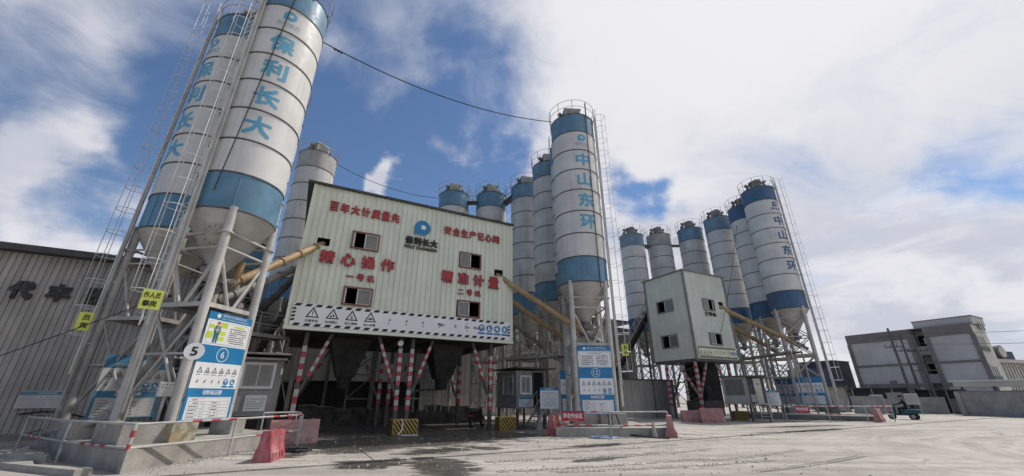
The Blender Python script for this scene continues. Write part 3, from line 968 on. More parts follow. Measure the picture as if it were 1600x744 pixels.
for x in (.92, 5.2, 5.75, 10.05):
    mb = MB()
    mb.bar((x, 5.3, 0), (x, 5.3, ZB), .17, .17, 'steel_dark')
    striped_post(mb, (x, 5.3, 1.2), (x, 5.3, 3.4), .095, 8)
    mb.build('rear_column', plant)
    MB().bar((x, .6, ZB - .12), (x, 5.3, ZB - .12), .16, .22, 'steel_dark').build('floor_beam', plant)
for x0, x1 in ((1.1, 2.4), (5.1, 3.9), (6.0, 7.0), (9.9, 8.7)):
    mb = MB()
    mb.bar((x0, 5.3, 1.6), (x1, 5.3, ZB), .11, .11, 'steel_dark')
    striped_post(mb, (x0 + (x1 - x0) * .3, 5.3, 2.4), (x0 + (x1 - x0) * .75, 5.3, 3.6), .06, 4)
    mb.build('rear_brace', plant)
for x in (2.95, 8.0):                       # discharge hoppers under the mixers
    mb = MB()
    mb.add([(x - .95, 1.6, ZB - .02), (x + .95, 1.6, ZB - .02), (x + .95, 3.6, ZB - .02), (x - .95, 3.6, ZB - .02), (x - .42, 2.2, 2.5), (x + .42, 2.2, 2.5), (x + .42, 3.0, 2.5), (x - .42, 3.0, 2.5)], [(0, 1, 5, 4), (1, 2, 6, 5), (2, 3, 7, 6), (3, 0, 4, 7), (4, 5, 6, 7)], 'shade_black')
    mb.tube((x, 2.6, 2.5), (x, 2.6, 1.95), .36, 'rubber', 14, .3)
    mb.build('discharge_hopper', plant)
mb = MB()
for x in (3.3, 4.6):
    mb.bar((x, 3.9, .9), (x, 3.9, ZB), .07, .07, 'steel_dark')
for z in (1.5, 2.7):
    mb.bar((3.3, 3.9, z), (4.6, 3.9, z), .06, .06, 'steel_dark')
mb.bar((3.3, 3.9, 1.5), (4.6, 3.9, 2.7), .05, .05, 'steel_dark')
mb.bar((3.3, 3.9, 2.7), (4.6, 3.9, 3.8), .05, .05, 'steel_dark')
mb.build('inner_frame', plant)
mb = MB()
for k in range(7):
    x = 6.7 + k * .42
    mb.tube((x, 4.6 + .2 * (k % 2), .8), (x, 4.6 + .2 * (k % 2), ZB), .035, 'steel_grey', 6)
for z in (1.5, 2.3, 3.1):
    mb.bar((6.5, 4.6, z), (9.4, 4.6, z), .05, .05, 'steel_grey')
mb.bar((6.5, 4.4, 1.9), (8.5, 4.4, 2.0), .5, .14, 'steel_dark')
mb.build('pipe_rack', plant)
mb = MB()                                   # round alarm lamp below the deck
mb.tube((5.05, .28, ZB - .28), (5.05, .42, ZB - .28), .13, 'aluminium', 16)
mb.tube((5.05, .40, ZB - .28), (5.05, .55, ZB - .1), .03, 'steel_dark', 6)
mb.build('flood_lamp', plant)

x_, y_ = L2(.12, -.075)
plant_banner('safety_banner', 'long white safety banner with hazard border along the foot of the large green tower', (x_, y_, 4.46), A, 10.78, 1.0)
for sx, lab in ((5.55, 'yellow and black striped block at the foot of the two middle columns'), (10.75, 'yellow and black striped block beside the grey stilted cabin steps')):
    x_, y_ = L2(sx, .12)
    hazard_block(lab, (x_, y_, .03), A, 1.15 if sx < 6 else .95)

# rubble wall and machinery in the dark bay behind
x_, y_ = L2(-3.0, 7.9)
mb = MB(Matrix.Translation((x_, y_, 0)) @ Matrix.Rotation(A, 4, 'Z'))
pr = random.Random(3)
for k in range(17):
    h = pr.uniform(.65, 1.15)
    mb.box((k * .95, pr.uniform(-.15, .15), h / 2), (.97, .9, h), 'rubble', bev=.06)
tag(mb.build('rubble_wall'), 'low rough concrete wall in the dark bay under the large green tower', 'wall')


# ------------------------------------------------------------------ back shed behind the silos
shed_o = L2(-7.0, 14.0)
shed = thing('aggregate_shed', 'long ribbed metal shed standing behind the silos and the large green tower', 'shed', (shed_o[0], shed_o[1], 0), A)
cladding(shed, 17.0, 2.7, 9.4, .5, 'clad_pale')
cladding(shed, 24.0, .0, lambda s: 9.5 - s * .03, .5, 'clad_grey', origin=(17.0, .02))
MB().box((8.5, 1.5, 1.35), (17, 2.6, 2.7), 'unlit_interior').build('opening_shade', shed)  # solid near-black box standing in for the shade under the cladding
MB().box((20.5, 3.0, 9.52), (41.4, 6.6, .18), 'roof_dark').build('roof', shed)
MB().box((20.5, 6.2, 4.7), (41, .1, 9.4), 'clad_grey').build('rear_wall', shed)
for k in range(6):
    MB().bar((k * 3.2 + .3, -.12, 0), (k * 3.2 + .3, -.12, 9.3), .2, .2, 'steel_dark').build('post', shed)

# ------------------------------------------------------------------ warehouse at the end of the yard
WO = (-19.76, 16.81)
wo = L2(-24.0, 0, WO)
ware = thing('warehouse', 'grey ribbed warehouse with dark raised characters and a dark roof edge', 'warehouse', (wo[0], wo[1], 0), A)
cladding(ware, 30.0, 0.05, 7.42, .21, 'clad_grey', rib=.05)
MB().box((15, 4, 3.7), (29.9, 7.8, 7.3), 'clad_grey').build('shell', ware)
MB().box((15.0, 3.6, 7.56), (30.5, 8.2, .28), 'roof_dark').build('roof', ware)
MB().box((15, -.03, .12), (30, .14, .24), 'concrete_dark').build('base_course', ware)
for ch, x0, x1 in (('代', 22.3, 23.05), ('丰', 23.42, 24.2), ('砼', 24.65, 25.4)):
    mb = MB()
    text_fit(mb, ch, x0, 5.42, x1, 6.2, 'letter_dark', -.06, .05, .08)
    mb.build('character', ware)
MB().box((24.8, -.09, 1.5), (1.62, .04, .66), 'print_dusty').build('notice', ware)
mb = MB()
mb.rect(24.0, 1.66, 25.6, 1.8, 'print_blue_dusty', -.115)
text_fit(mb, '材料堆放管理规定', 24.5, 1.69, 25.1, 1.77, 'print_dusty', -.118)
scribble(mb, 24.05, 1.22, 25.5, 1.62, 5, 'print_grey', -.115)
tag(mb.build('notice_print', ware), kind='stuff')
MB().path([(x, -.07 - .02 * (k % 2), .95 - .03 * k + .15 * sin(k)) for k, x in enumerate([24.2, 24.8, 25.3, 25.9, 26.5])], .03, 'rubber').build('hose', ware)


# ------------------------------------------------------------------ second, smaller batching tower
B3 = (14.06, 30.69)
A3 = R_(27.1)
L3, D3 = 5.0, 4.25
ZB3, ZT3 = 4.22, 11.3
tower = thing('batching_tower', 'small grey green batching tower with two ribbed faces and dark framed windows', 'industrial building', (B3[0], B3[1], 0), A3)
wr = [(1.85, 8.2, 3.1, 9.1, 1), (1.92, 5.45, 3.2, 6.32, 1)]
cladding(tower, L3, ZB3 + .1, ZT3, .2, 'clad_mint', [(a, b, c, d) for a, b, c, d, e in wr] + [(3.85, 8.45, 4.32, 9.05)], rib=.025)
for a, b, c, d, e in wr:
    window(tower, a, b, c, d, 'trim_grey', e)
# the side face runs back from the near corner: its x runs from the far end to the corner
wl = [(D3 - 3.02, 8.22, D3 - 1.5, 9.16, -1), (D3 - 3.05, 5.3, D3 - 1.53, 6.28, -1)]
cladding(tower, D3, ZB3 + .1, lambda s: ZT3 - .003, .2, 'clad_mint', [(a, b, c, d) for a, b, c, d, e in wl], origin=(0, D3), rz=-pi / 2, rib=.025)
for a, b, c, d, e in wl:
    window(tower, a, b, c, d, 'trim_grey', e, origin=(0, D3), rz=-pi / 2)
for x, y in ((0, 0), (L3, 0), (0, D3), (L3, D3)):
    MB().box((x, y, (ZB3 + ZT3) / 2), (.15, .15, ZT3 - ZB3), 'trim_grey').build('corner_trim', tower)
MB().box((L3 + .02, D3 / 2, (ZB3 + ZT3) / 2), (.05, D3 - .2, ZT3 - ZB3), 'clad_mint').build('side_wall', tower)
MB().box((L3 / 2, D3 + .02, (ZB3 + ZT3) / 2), (L3 - .2, .05, ZT3 - ZB3), 'clad_mint').build('rear_wall', tower)
MB().box((L3 / 2, D3 / 2, ZB3), (L3 - .06, D3 - .06, .2), 'steel_dark').build('floor_deck', tower)
MB().box((L3 / 2 + .4, D3 / 2 + .4, 7.6), (L3 - 1.6, D3 - 1.6, 6.4), 'unlit_interior').build('inner_wall', tower)
rf = MB()
rf.prism([(-.15, -.15), (L3 + .2, -.15), (L3 + .2, D3 + .2), (-.15, D3 + .2)], ZT3 + .002, ZT3 + .09, 'trim_grey')
rf.build('roof', tower)
text_row(tower, '三号机', 1.82, 7.72, 3.15, 8.02, 'letter_black', -.04, gap=.2)
for (x, y) in ((.2, .4), (L3 - .9, .45), (.2, D3 - 1.0), (L3 - .9, D3 - .6)):
    mb = MB()
    mb.bar((x, y, 0), (x, y, ZB3), .16, .16, 'steel_grey')
    striped_post(mb, (x, y, .9), (x, y, 3.8), .095, 13)
    mb.build('column', tower)
for (x0, y0, x1, y1) in ((L3 - 1.0, .45, L3 - 2.4, .45), (.2, .5, .2, 2.0), (.3, .42, 1.5, .42)):
    mb = MB()
    mb.bar((x0, y0, 1.7), (x1, y1, 4.1), .11, .11, 'steel_grey')
    p, q = Vector((x0, y0, 1.7)), Vector((x1, y1, 4.1))
    striped_post(mb, p.lerp(q, .2), p.lerp(q, .85), .064, 8)
    mb.build('column_brace', tower)
MB().box((3.2, 2.3, 2.5), (1.9, 1.7, 3.4), 'shade_black').build('discharge_hopper', tower)
MB().box((2.8, 2.2, .75), (2.1, 1.8, 1.1), 'steel_dark').build('mixer_base', tower)
for k in range(5):
    MB().bar((.2 + .03 * k, 3.3 - .1 * k, .5 + .5 * k), (1.9, 3.2 + .15 * k, 4.0 - .6 * k), .06, .06, 'steel_mid').build('lattice_bar', tower)
    MB().bar((.1, 1.4 + .12 * k, .4 + .75 * k), (2.1, 1.5 + .1 * k, 1.1 + .7 * k), .06, .06, 'steel_mid').build('lattice_bar', tower)
    MB().bar((.1, 1.6 - .12 * k, 1.2 + .6 * k), (2.1, 1.5 + .1 * k, .4 + .75 * k), .06, .06, 'steel_mid').build('lattice_bar', tower)
x_, y_ = L2(.2, -.05, B3, A3)
plant_banner('safety_banner', 'short cream safety banner with hazard border on the small grey green tower', (x_, y_, 4.38), A3, 4.75, .86, 'print_cream')

# ------------------------------------------------------------------ cement silos
def polar(r, a, z):
    return (r * cos(a), r * sin(a), z)


def ladder(parent, R, a, z0, z1, hoop0, mt='cage_white', step=.95):
    o = Vector((cos(a), sin(a), 0))
    t = Vector((-sin(a), cos(a), 0))
    b = o * (R + .2)
    mb = MB()
    for k in (-1, 1):
        p = b + t * .21 * k
        mb.bar((p.x, p.y, z0), (p.x, p.y, z1 + 1.0), .038, .038, mt)
    z = z0 + .2
    while z < z1:
        p, q = b - t * .21, b + t * .21
        mb.tube((p.x, p.y, z), (q.x, q.y, z), .014, mt, 5, caps=False)
        z += .3
    z = z0 + 1.0
    while z < z1:
        for k in (-1, 1):
            p, q = b + t * .21 * k, o * (R - .02) + t * .21 * k
            mb.bar((p.x, p.y, z), (q.x, q.y, z), .03, .03, mt)
        z += 2.2
    l = mb.build('ladder', parent)
    first = None
    z = hoop0
    c = o * (R + .2 + .27)
    while z < z1 + .9:
        if first is None:
            m2 = MB()
            m2.ring((0, 0), .33, 0, .014, mt, 14, a - R_(146), a + R_(146), 4)
            first = m2.build('cage_hoop', l)
            h = first
        else:
            h = share(first, 'cage_hoop', l)
        h.location = (c.x + random.uniform(-.015, .015), c.y + random.uniform(-.015, .015), z)
        z += step
    for da in (-75, 0, 75):
        p = c + Vector((cos(a + R_(da)), sin(a + R_(da)), 0)) * .33
        MB().bar((p.x, p.y, hoop0), (p.x, p.y, z - step), .022, .01, mt).build('cage_strap', l)
    return l


def silo(label, cx, cy, z0, zbot, zbt, zbb, zrim, legdeg, R=1.4, wall='silo_white', low='silo_blue', top='silo_blue', lad=None, ladz=2.4, hoop0=4.5, chars='', chdeg=0.0, chmat='letter_blue', mode='frame', box='filter_box', n=56, plat=None, legs=True, nring=6, half=.92, lmat='steel_pale', plate=None, duct=None):
    t = thing('cement_silo', label, 'silo', (cx, cy, 0), 0, 'cement silos')
    zs = [zbt + (zbb - zbt) * k / nring for k in range(nring + 1)]
    MB().shell((0, 0), R, zbot, R, zbt, low, n).build('lower_band', t, True)
    for a, b in zip(zs[:-1], zs[1:]):
        MB().shell((0, 0), R, a, R, b, wall, n).build('shell_course', t, True)
    MB().shell((0, 0), R, zbb, R, zrim, top, n).build('upper_band', t, True)
    for z in [zbot + .03] + zs + [zrim - .03]:
        mb = MB()
        k = .035
        mb.shell((0, 0), R + .002, z - k, R + .028, z - k + .012, 'weld_dark', n)
        mb.shell((0, 0), R + .028, z - k + .012, R + .028, z + k - .012, 'weld_dark', n)
        mb.shell((0, 0), R + .028, z + k - .012, R + .002, z + k, 'weld_dark', n)
        mb.build('ring_seam', t, True)
    pr = random.Random(int(cx * 100 + cy * 7))
    a0 = pr.uniform(0, 6)
    for k in range(5):
        a = a0 + k * 2 * pi / 5
        MB().bar(polar(R, a, zbot + .08), polar(R, a, zbt - .05), .05, .02, low).build('seam_strip', t)
    MB().shell((0, 0), R, zbot, .2, zbot - 1.95, 'cone_steel', n).build('cone', t, True)
    mb = MB()
    mb.shell((0, 0), .24, zbot - 2.0, .24, zbot - 1.9, 'machine', 20)
    mb.tube((0, 0, zbot - 1.95), (0, 0, zbot - 2.5), .19, 'machine', 14)
    mb.box((0, 0, zbot - 2.2), (.55, .5, .22), 'machine', .4)
    mb.tube((.1, 0, zbot - 2.2), (.55, .25, zbot - 2.2), .09, 'steel_grey', 10)
    mb.build('outlet_valve', t, True)
    MB().shell((0, 0), R, zrim, .3, zrim + .25, top, n).disc((0, 0), .3, zrim + .25, top).build('roof', t, True)
    mb = MB()
    nr = 20
    rr = R + .1
    for z in (zrim + .5, zrim + 1.0):
        mb.ring((0, 0), rr, z, .016, 'steel_grey', 30)
    for k in range(nr // 2):
        a = 2 * pi * k / (nr // 2) + .2
        mb.tube(polar(rr, a, zrim - .05), polar(rr, a, zrim + 1.0), .022, 'steel_grey', 6)
        mb.bar(polar(R, a, zrim - .03), polar(rr + .02, a, zrim - .03), .05, .04, 'steel_grey')
    mb.build('railing', t)
    ba = R_(legdeg)
    xf = Matrix.Rotation(ba, 4, 'Z')
    mb = MB(xf)
    if box == 'filter_box':
        mb.box((0, 0, zrim + .62), (1.05, .9, .95), box, bev=.03)
        mb.box((0, 0, zrim + 1.12), (1.15, 1.0, .08), box)
        for k in range(5):
            mb.box((0, -.465, zrim + .3 + .15 * k), (.85, .03, .05), 'machine')
    else:
        mb.tube((0, 0, zrim + .1), (0, 0, zrim + .95), .48, box, 16)
        mb.tube((0, 0, zrim + .95), (0, 0, zrim + 1.1), .56, box, 16)
        mb.box((.2, .1, zrim + 1.22), (.5, .4, .26), box, .3)
        for k in range(6):
            mb.tube(polar(.49, k * 1.05, zrim + .15), polar(.49, k * 1.05, zrim + .9), .03, 'machine', 5)
    mb.build('dust_collector', t, True)
    mb = MB(xf)
    for sx in (-1, 1):
        mb.tube((sx * .68, .1, zrim + .15), (sx * .68, .1, zrim + .8), .12, 'machine', 10)
        mb.tube((sx * .62, .1, zrim + .85), (sx * .85, -.1, zrim + .95), .15, 'machine', 10)
        mb.box((sx * .72, .3, zrim + .5), (.25, .22, .5), 'machine', .3)
    tag(mb.build('pressure_valve', t, True), kind='stuff')
    if plate is not None:
        a = R_(plate)
        f = .42
        c = Vector(polar(R - (R - .2) * f + .02, a, zbot - 1.95 * f))
        nn = Vector((cos(a) * 1.95, sin(a) * 1.95, -(R - .2))).normalized()
        mb = MB()
        mb.tube(tuple(c - nn * .02), tuple(c + nn * .03), .40, 'filter_box', 24)
        tq, tr = mb._frame(tuple(c), tuple(c + nn))
        for k in range(12):
            e = c + (tq * cos(k * pi / 6) + tr * sin(k * pi / 6)) * .33
            mb.tube(tuple(e + nn * .03), tuple(e + nn * .06), .025, 'machine', 6)
        mb.build('inspection_hatch', t, True)
    if duct is not None:
        a = R_(duct)
        MB().tube(polar(R + .05, a, zbot - .3), polar(R + .05, a, zrim + .9), .022, 'wire', 6).build('cable_duct', t, True)
    # frame
    ca, sa = cos(ba), sin(ba)

    def P(x, y, z):                       # leg frame: x along the front pair, -y out of the front face
        return (x * ca - y * sa, x * sa + y * ca, z)
    sides = [((-half, -half), (half, -half)), ((half, -half), (half, half)), ((half, half), (-half, half)), ((-half, half), (-half, -half))]
    if legs:
        for x, y in ((-half, -half), (half, -half), (half, half), (-half, half)):
            mb = MB()
            mb.tube(P(x * 1.03, y * 1.03, z0), P(x * 1.03, y * 1.03, zbot + .14), .135, lmat, 14)
            for z in (zbot - .8, z0 + .02):
                mb.tube(P(x * 1.03, y * 1.03, z - .03), P(x * 1.03, y * 1.03, z + .03), .20, lmat, 14)
            mb.box(P(x * 1.03, y * 1.03, z0 + .01), (.42, .42, .025), 'steel_grey', ba)
            mb.build('leg', t, True)
        for i, (p, q) in enumerate(sides):
            for z in ((zbot - .75, zbot - 1.3) if mode == 'frame' else (zbot - .7,)):
                MB().tube(P(p[0], p[1], z), P(q[0], q[1], z), .045, lmat, 8).build('brace', t, True)
            m = ((p[0] + q[0]) / 2, (p[1] + q[1]) / 2)
            zp = plat if plat else zbot - 3.4
            if mode == 'frame':
                for e in (p, q):
                    MB().tube(P(e[0], e[1], zbot - 1.45), P(m[0] + (e[0] - m[0]) * .12, m[1] + (e[1] - m[1]) * .12, zp + .05), .05, lmat, 8).build('brace', t, True)
                if i:
                    for e, f in ((p, q), (q, p)):
                        MB().tube(P(e[0], e[1], zp - .1), P(f[0], f[1], z0 + .5), .042, lmat, 8).build('brace', t, True)
                    MB().tube(P(p[0], p[1], (zp + z0) / 2 + .2), P(q[0], q[1], (zp + z0) / 2 + .2), .04, lmat, 8).build('brace', t, True)
            else:
                lev = [zbot - .75, (zbot - .75 + zp) / 2, zp, (zp + z0) / 2 + .2] + ([z0 + .3] if i else [])
                for a, b in zip(lev[:-1], lev[1:]):
                    for e, f in ((p, q), (q, p)):
                        MB().tube(P(e[0], e[1], a), P(f[0], f[1], b), .045, lmat, 6).build('brace', t, True)
                for z in lev[1:]:
                    MB().tube(P(p[0], p[1], z), P(q[0], q[1], z), .045, lmat, 6).build('brace', t, True)
            MB().bar(P(p[0], p[1], zp), P(q[0], q[1], zp), .08, .14, lmat).build('platform_beam', t)
        mb = MB(Matrix.Rotation(ba, 4, 'Z'))
        mb.box((0, .05, (plat if plat else zbot - 3.4) + .09), (2 * half - .2, 2 * half - .2, .05), 'steel_dark')
        mb.build('platform', t)
    if lad is not None:
        la = R_(lad)
        ladder(t, R, la, ladz, zrim, hoop0)
        for d, r in ((.15, .055), (.235, .038)):
            a = la + (d if chdeg and ((chdeg - lad + 540) % 360 - 180) > 0 else -d) * .9
            MB().tube(polar(R + .14, a, z0 + .3), polar(R + .14, a, zrim + .3), r, lmat, 10).build('filler_pipe', t, True)
    if chars:
        a = R_(chdeg)
        for k, ch in enumerate(chars):
            zc = zs[nring - 1 - k] - (zs[1] - zs[0]) * .5
            mb = MB()
            w = .47
            text_fit(mb, ch, -w, zc - .45, w, zc + .45, chmat, -.006, .035)
            wrap(mb, R, a).build('character', t)
        zc = (zs[nring] + zs[nring - 1]) / 2
        mb = MB()
        o = [(.26 * cos(q), zc + .22 + .26 * sin(q)) for q in [R_(d) for d in range(-90, 181, 15)]] + [(-.26, zc - .04)]
        mb.poly(o, chmat, -.006)
        mb.poly([(-.06, zc + .14), (.10, zc + .14), (.10, zc + .3), (-.06, zc + .3)], wall, -.010)
        text_fit(mb, '保利长大', -.46, zc - .36, .46, zc - .14, 'pale_blue' if chmat != 'letter_navy' else chmat, -.006, .02)
        text_fit(mb, 'POLY CHANGDA', -.44, zc - .44, .44, zc - .39, 'pale_blue', -.006, .0)
        wrap(mb, R, a).build('emblem', t)
    return t


def pol(D, azd):
    return D * sin(R_(azd)), D * cos(R_(azd))


SILO = {}
S6 = pol(16.9, -38.4)
S5 = pol(20.1, -42.6)
S12 = pol(21.8, 10.7)
S16 = pol(41.0, 35.7)
silo('largest white silo with blue bands, four big blue characters and a caged ladder', *S6, .9, 7.6, 9.06, 17.57, 19.0, 80, lad=-112, ladz=3.6, hoop0=4.6, chars='保利长大', chdeg=-56.5, plat=4.35, plate=-75)
silo('white silo with blue bands and its own caged ladder, half behind the largest silo', *S5, .6, 7.55, 9.0, 17.6, 19.0, 88, lad=-141, ladz=2.3, hoop0=3.6, chars='保利长大', chdeg=-110, plat=4.2, lmat='steel_grey')
silo('white silo with four blue characters reading downward, board 12 between its legs', *S12, .85, 7.31, 8.76, 17.1, 18.5, 4.5, lad=-14, ladz=2.2, hoop0=2.8, chars='中山东环', chdeg=-77.5, plat=4.1, duct=-61)
silo('plain white silo half hidden between the largest silo and the large green tower', *pol(24.0, -36.9), .5, 7.5, 9.0, 17.3, 18.8, 62, plat=4.2, lmat='steel_grey', wall='silo_white_dirty')
silo('grey weathered silo rising above the roof corner of the large green tower', *pol(31.0, -30.55), .5, 7.6, 9.1, 18.0, 19.5, 62, wall='silo_white_dirty', top='silo_grey', n=40, lmat='steel_grey')
silo('blue capped silo farther from the row of three, peeking over the large green tower roof', *pol(33.0, -9.55), .5, 7.6, 9.1, 17.62, 19.13, 28, n=40, lmat='steel_grey')
silo('blue capped silo joined by a high walkway to the row, peeking over the tower roof', *pol(32.8, -3.45), .5, 7.6, 9.1, 17.66, 19.15, 28, n=40, top='silo_blue', wall='silo_white_dirty', lmat='steel_grey')
silo('rearmost white silo of the row behind board 12, next to the large green tower', *pol(31.5, 2.4), .5, 7.6, 9.3, 17.9, 19.3, 15, n=40, wall='silo_white_dirty', top='silo_blue_dirty', plat=4.2, lmat='steel_grey')
silo('white silo with dull grey blue top, second from the rear behind board 12', *pol(27.8, 6.4), .5, 7.7, 9.1, 17.72, 19.1, 10, n=40, wall='silo_white_dirty', top='silo_blue_dirty', plat=4.2, lmat='steel_grey')
silo('white silo almost hidden directly behind the silo with board 12', *pol(24.9, 9.9), .5, 7.5, 9.0, 17.4, 18.8, 8, n=40, wall='silo_white_dirty', plat=4.2, lmat='steel_grey')
silo('white silo with four navy characters reading downward beside a long ladder', *S16, .9, 8.45, 9.95, 18.6, 20.05, -36, lad=-41, ladz=2.0, hoop0=2.8, chars='中山东环', chdeg=-76, chmat='letter_navy', mode='lattice', low='silo_blue_dark', top='silo_blue_dark', box='machine', plat=4.7)
silo('white silo with navy top next to the navy lettered silo, second in its row', *pol(43.8, 33.55), .6, 8.3, 9.8, 18.3, 19.8, -20, mode='lattice', n=40, low='silo_blue_dark', top='silo_blue_dark', box='machine', plat=4.7)
silo('white silo with faded grey top directly behind the small grey green tower edge', *pol(46.4, 30.2), .6, 8.4, 9.9, 18.6, 20.2, -10, mode='lattice', n=40, low='silo_blue_dark', top='silo_blue_dirty', box='machine', plat=4.7)
silo('white silo with badly peeling blue top above the peak of the small tower roof', *pol(48.0, 26.5), .6, 8.4, 9.8, 18.55, 20.1, 0, n=40, low='silo_blue_dark', top='silo_blue_dirty', box='machine', mode='lattice', wall='silo_white_dirty')
silo('short looking grey topped silo streaked with rust, middle of the three behind the small tower', *pol(47.6, 22.2), .6, 8.4, 9.8, 18.3, 19.8, 0, n=40, low='silo_blue_dark', top='silo_grey', box='machine', mode='lattice', wall='silo_white_dirty')
silo('white silo with blue top and navy foot band beside the slanting conveyor gallery', *pol(45.5, 18.4), .6, 8.0, 9.45, 17.9, 19.4, 0, n=40, low='silo_blue_dark', top='silo_blue_dirty', box='machine', mode='lattice')

# high walkways between silo tops
for lab, p, q in (('short high walkway joining the two blue capped silos over the large tower roof', pol(32.6, -7.2), pol(32.5, -5.8)),
                  ('short high walkway from the blue capped silo to the rearmost silo of the row', pol(32.4, -1.1), pol(31.4, .0)),
                  ('thin high walkway between the two grey topped silos behind the small tower', pol(46.6, 20.3), pol(47, 20.6)),
                  ('thin high walkway between the rusty topped silo and the peeling blue topped silo', pol(47.6, 23.9), pol(48.0, 24.9))):
    t = thing('walkway', lab, 'walkway', (p[0], p[1], 18.4))
    d = Vector((q[0] - p[0], q[1] - p[1], 0))
    nrm = Vector((-d.y, d.x, 0)).normalized() * .3
    e = d.normalized() * .5
    MB().bar(tuple(-e), tuple(d + e), .7, .1, 'steel_dark').build('deck', t)
    mb = MB()
    for sg in (-1, 1):
        for z in (.5, 1.0):
            mb.tube(tuple(nrm * sg - e + Vector((0, 0, z))), tuple(nrm * sg + d + e + Vector((0, 0, z))), .02, 'steel_grey', 5)
        for k in (-.3, .5, 1.3):
            mb.tube(tuple(nrm * sg + d * k), tuple(nrm * sg + d * k + Vector((0, 0, 1))), .02, 'steel_grey', 5)
    mb.build('handrail', t)


# ------------------------------------------------------------------ screw conveyors
def conveyor(label, p, q, r, mt, rings=6, motor=True, elbow=None):
    P, Q = Vector(p), Vector(q)
    t = thing('screw_conveyor', label, 'conveyor', (p[0], p[1], p[2]), 0, 'screw conveyors')
    d = Q - P
    MB().tube((0, 0, 0), tuple(d), r, mt, 18).build('tube', t, True)
    u = d.normalized()
    for k in range(rings):
        c = d * ((k + .5) / rings)
        MB().tube(tuple(c - u * .04), tuple(c + u * .04), r + .045, mt, 18).build('flange', t, True)
    if motor:
        mb = MB()
        mb.tube(tuple(-u * .05), tuple(-u * .35), r * 1.25, 'machine', 14)
        mb.tube(tuple(-u * .3), tuple(-u * .95), r * .8, 'tube_grey', 14)
        mb.box(tuple(-u * .6 + Vector((0, 0, r * .9))), (.25, .2, .15), 'machine', .5)
        mb.build('motor', t, True)
        MB().tube(tuple(u * .35), tuple(u * .35 + Vector((0, 0, .75))), r * .95, mt, 14).build('inlet', t, True)
    return t


def LP(s, tt_, z):
    x, y = L2(s, tt_)
    return (x, y, z)


at6 = (-10.95, 12.9, 5.15)
conveyor('tan screw conveyor rising from the largest silo outlet into the large tower wall', (-10.35, 13.7, 5.35), LP(.83, .35, 8.5), .15, 'tube_tan', 5)
conveyor('dusty grey screw conveyor just under the tan one, entering the end of the large tower', (-11.3, 15.0, 5.2), LP(-.0, 1.2, 7.4), .15, 'tube_grey', 5)
conveyor('lower dark grey screw conveyor climbing to the end of the large tower', (-12.6, 18.6, 4.8), LP(-.0, 3.0, 7.6), .15, 'steel_dark', 5)
conveyor('lowest dark screw conveyor beside the cabin, climbing to the end of the large tower', (-12.9, 20.5, 3.8), LP(-.0, 2.2, 6.1), .14, 'steel_dark', 5)
e12 = (S12[0] - .15, S12[1] - .1, 4.85)
conveyor('long tan screw conveyor rising from the board 12 silo into the large tower wall', e12, LP(10.2, .35, 8.25), .16, 'tube_tan', 6)
p13 = pol(24.9, 9.0)
conveyor('second tan screw conveyor running parallel below the longest tan one', (p13[0] - .3, p13[1], 4.7), LP(11.0, 1.6, 7.55), .16, 'tube_tan', 6)
p14 = pol(27.8, 5.9)
conveyor('third tan brown screw conveyor entering the side of the large tower lowest', (p14[0], p14[1], 4.2), LP(11.0, 3.2, 7.25), .15, 'tube_grey', 6)
e16 = (S16[0] - .3, S16[1] - .2, 5.7)
x_, y_ = L2(4.1, .3, B3, A3)
conveyor('long tan screw conveyor from the navy lettered silo into the small grey green tower', e16, (x_, y_, 8.75), .17, 'tube_tan', 7)
x2_, y2_ = L2(5.0, 1.2, B3, A3)
p17 = pol(43.3, 33.0)
conveyor('second tan screw conveyor entering the small grey green tower below the long one', (p17[0], p17[1], 5.6), (x2_, y2_, 7.95), .17, 'tube_tan', 7)
p18 = pol(45.8, 29.6)
conveyor('lower tan brown screw conveyor behind the small tower, close to the striped legs', (p18[0], p18[1], 5.4), (x2_ - .6, y2_ + 1.8, 6.6), .15, 'tube_tan', 5)

def access_walk(label, p, q, z, w=.9, legs=True):
    P, Q = Vector((p[0], p[1], 0)), Vector((q[0], q[1], 0))
    t = thing('access_walkway', label, 'walkway', tuple(P))
    d = Q - P
    nv_ = Vector((-d.y, d.x, 0)).normalized() * w / 2
    up_ = Vector((0, 0, z))
    MB().bar(tuple(up_), tuple(d + up_), w, .07, 'steel_dark').build('deck', t)
    n_ = max(2, int(d.length / 1.3))
    for sg in (-1, 1):
        MB().bar(tuple(nv_ * sg + up_), tuple(d + nv_ * sg + up_), .07, .16, 'steel_grey').build('side_beam', t)
        for h in (.5, 1.0):
            MB().tube(tuple(nv_ * sg + up_ + Vector((0, 0, h))), tuple(d + nv_ * sg + up_ + Vector((0, 0, h))), .022, 'steel_grey', 6).build('handrail', t, True)
        for k in range(n_ + 1):
            c_ = d * (k / n_) + nv_ * sg
            MB().tube(tuple(c_ + up_), tuple(c_ + up_ + Vector((0, 0, 1.0))), .022, 'steel_grey', 6).build('stanchion', t, True)
    if legs:
        for k in range(0, n_ + 1, 2):
            mb = MB()
            for sg in (-1, 1):
                c_ = d * (k / n_) + nv_ * sg
                mb.bar(tuple(c_), tuple(c_ + up_), .09, .09, 'steel_grey')
            c_ = d * (k / n_)
            mb.bar(tuple(c_ - nv_ + Vector((0, 0, .3))), tuple(c_ + nv_ + Vector((0, 0, z - .3))), .05, .05, 'steel_grey')
            mb.build('leg', t)
    return t


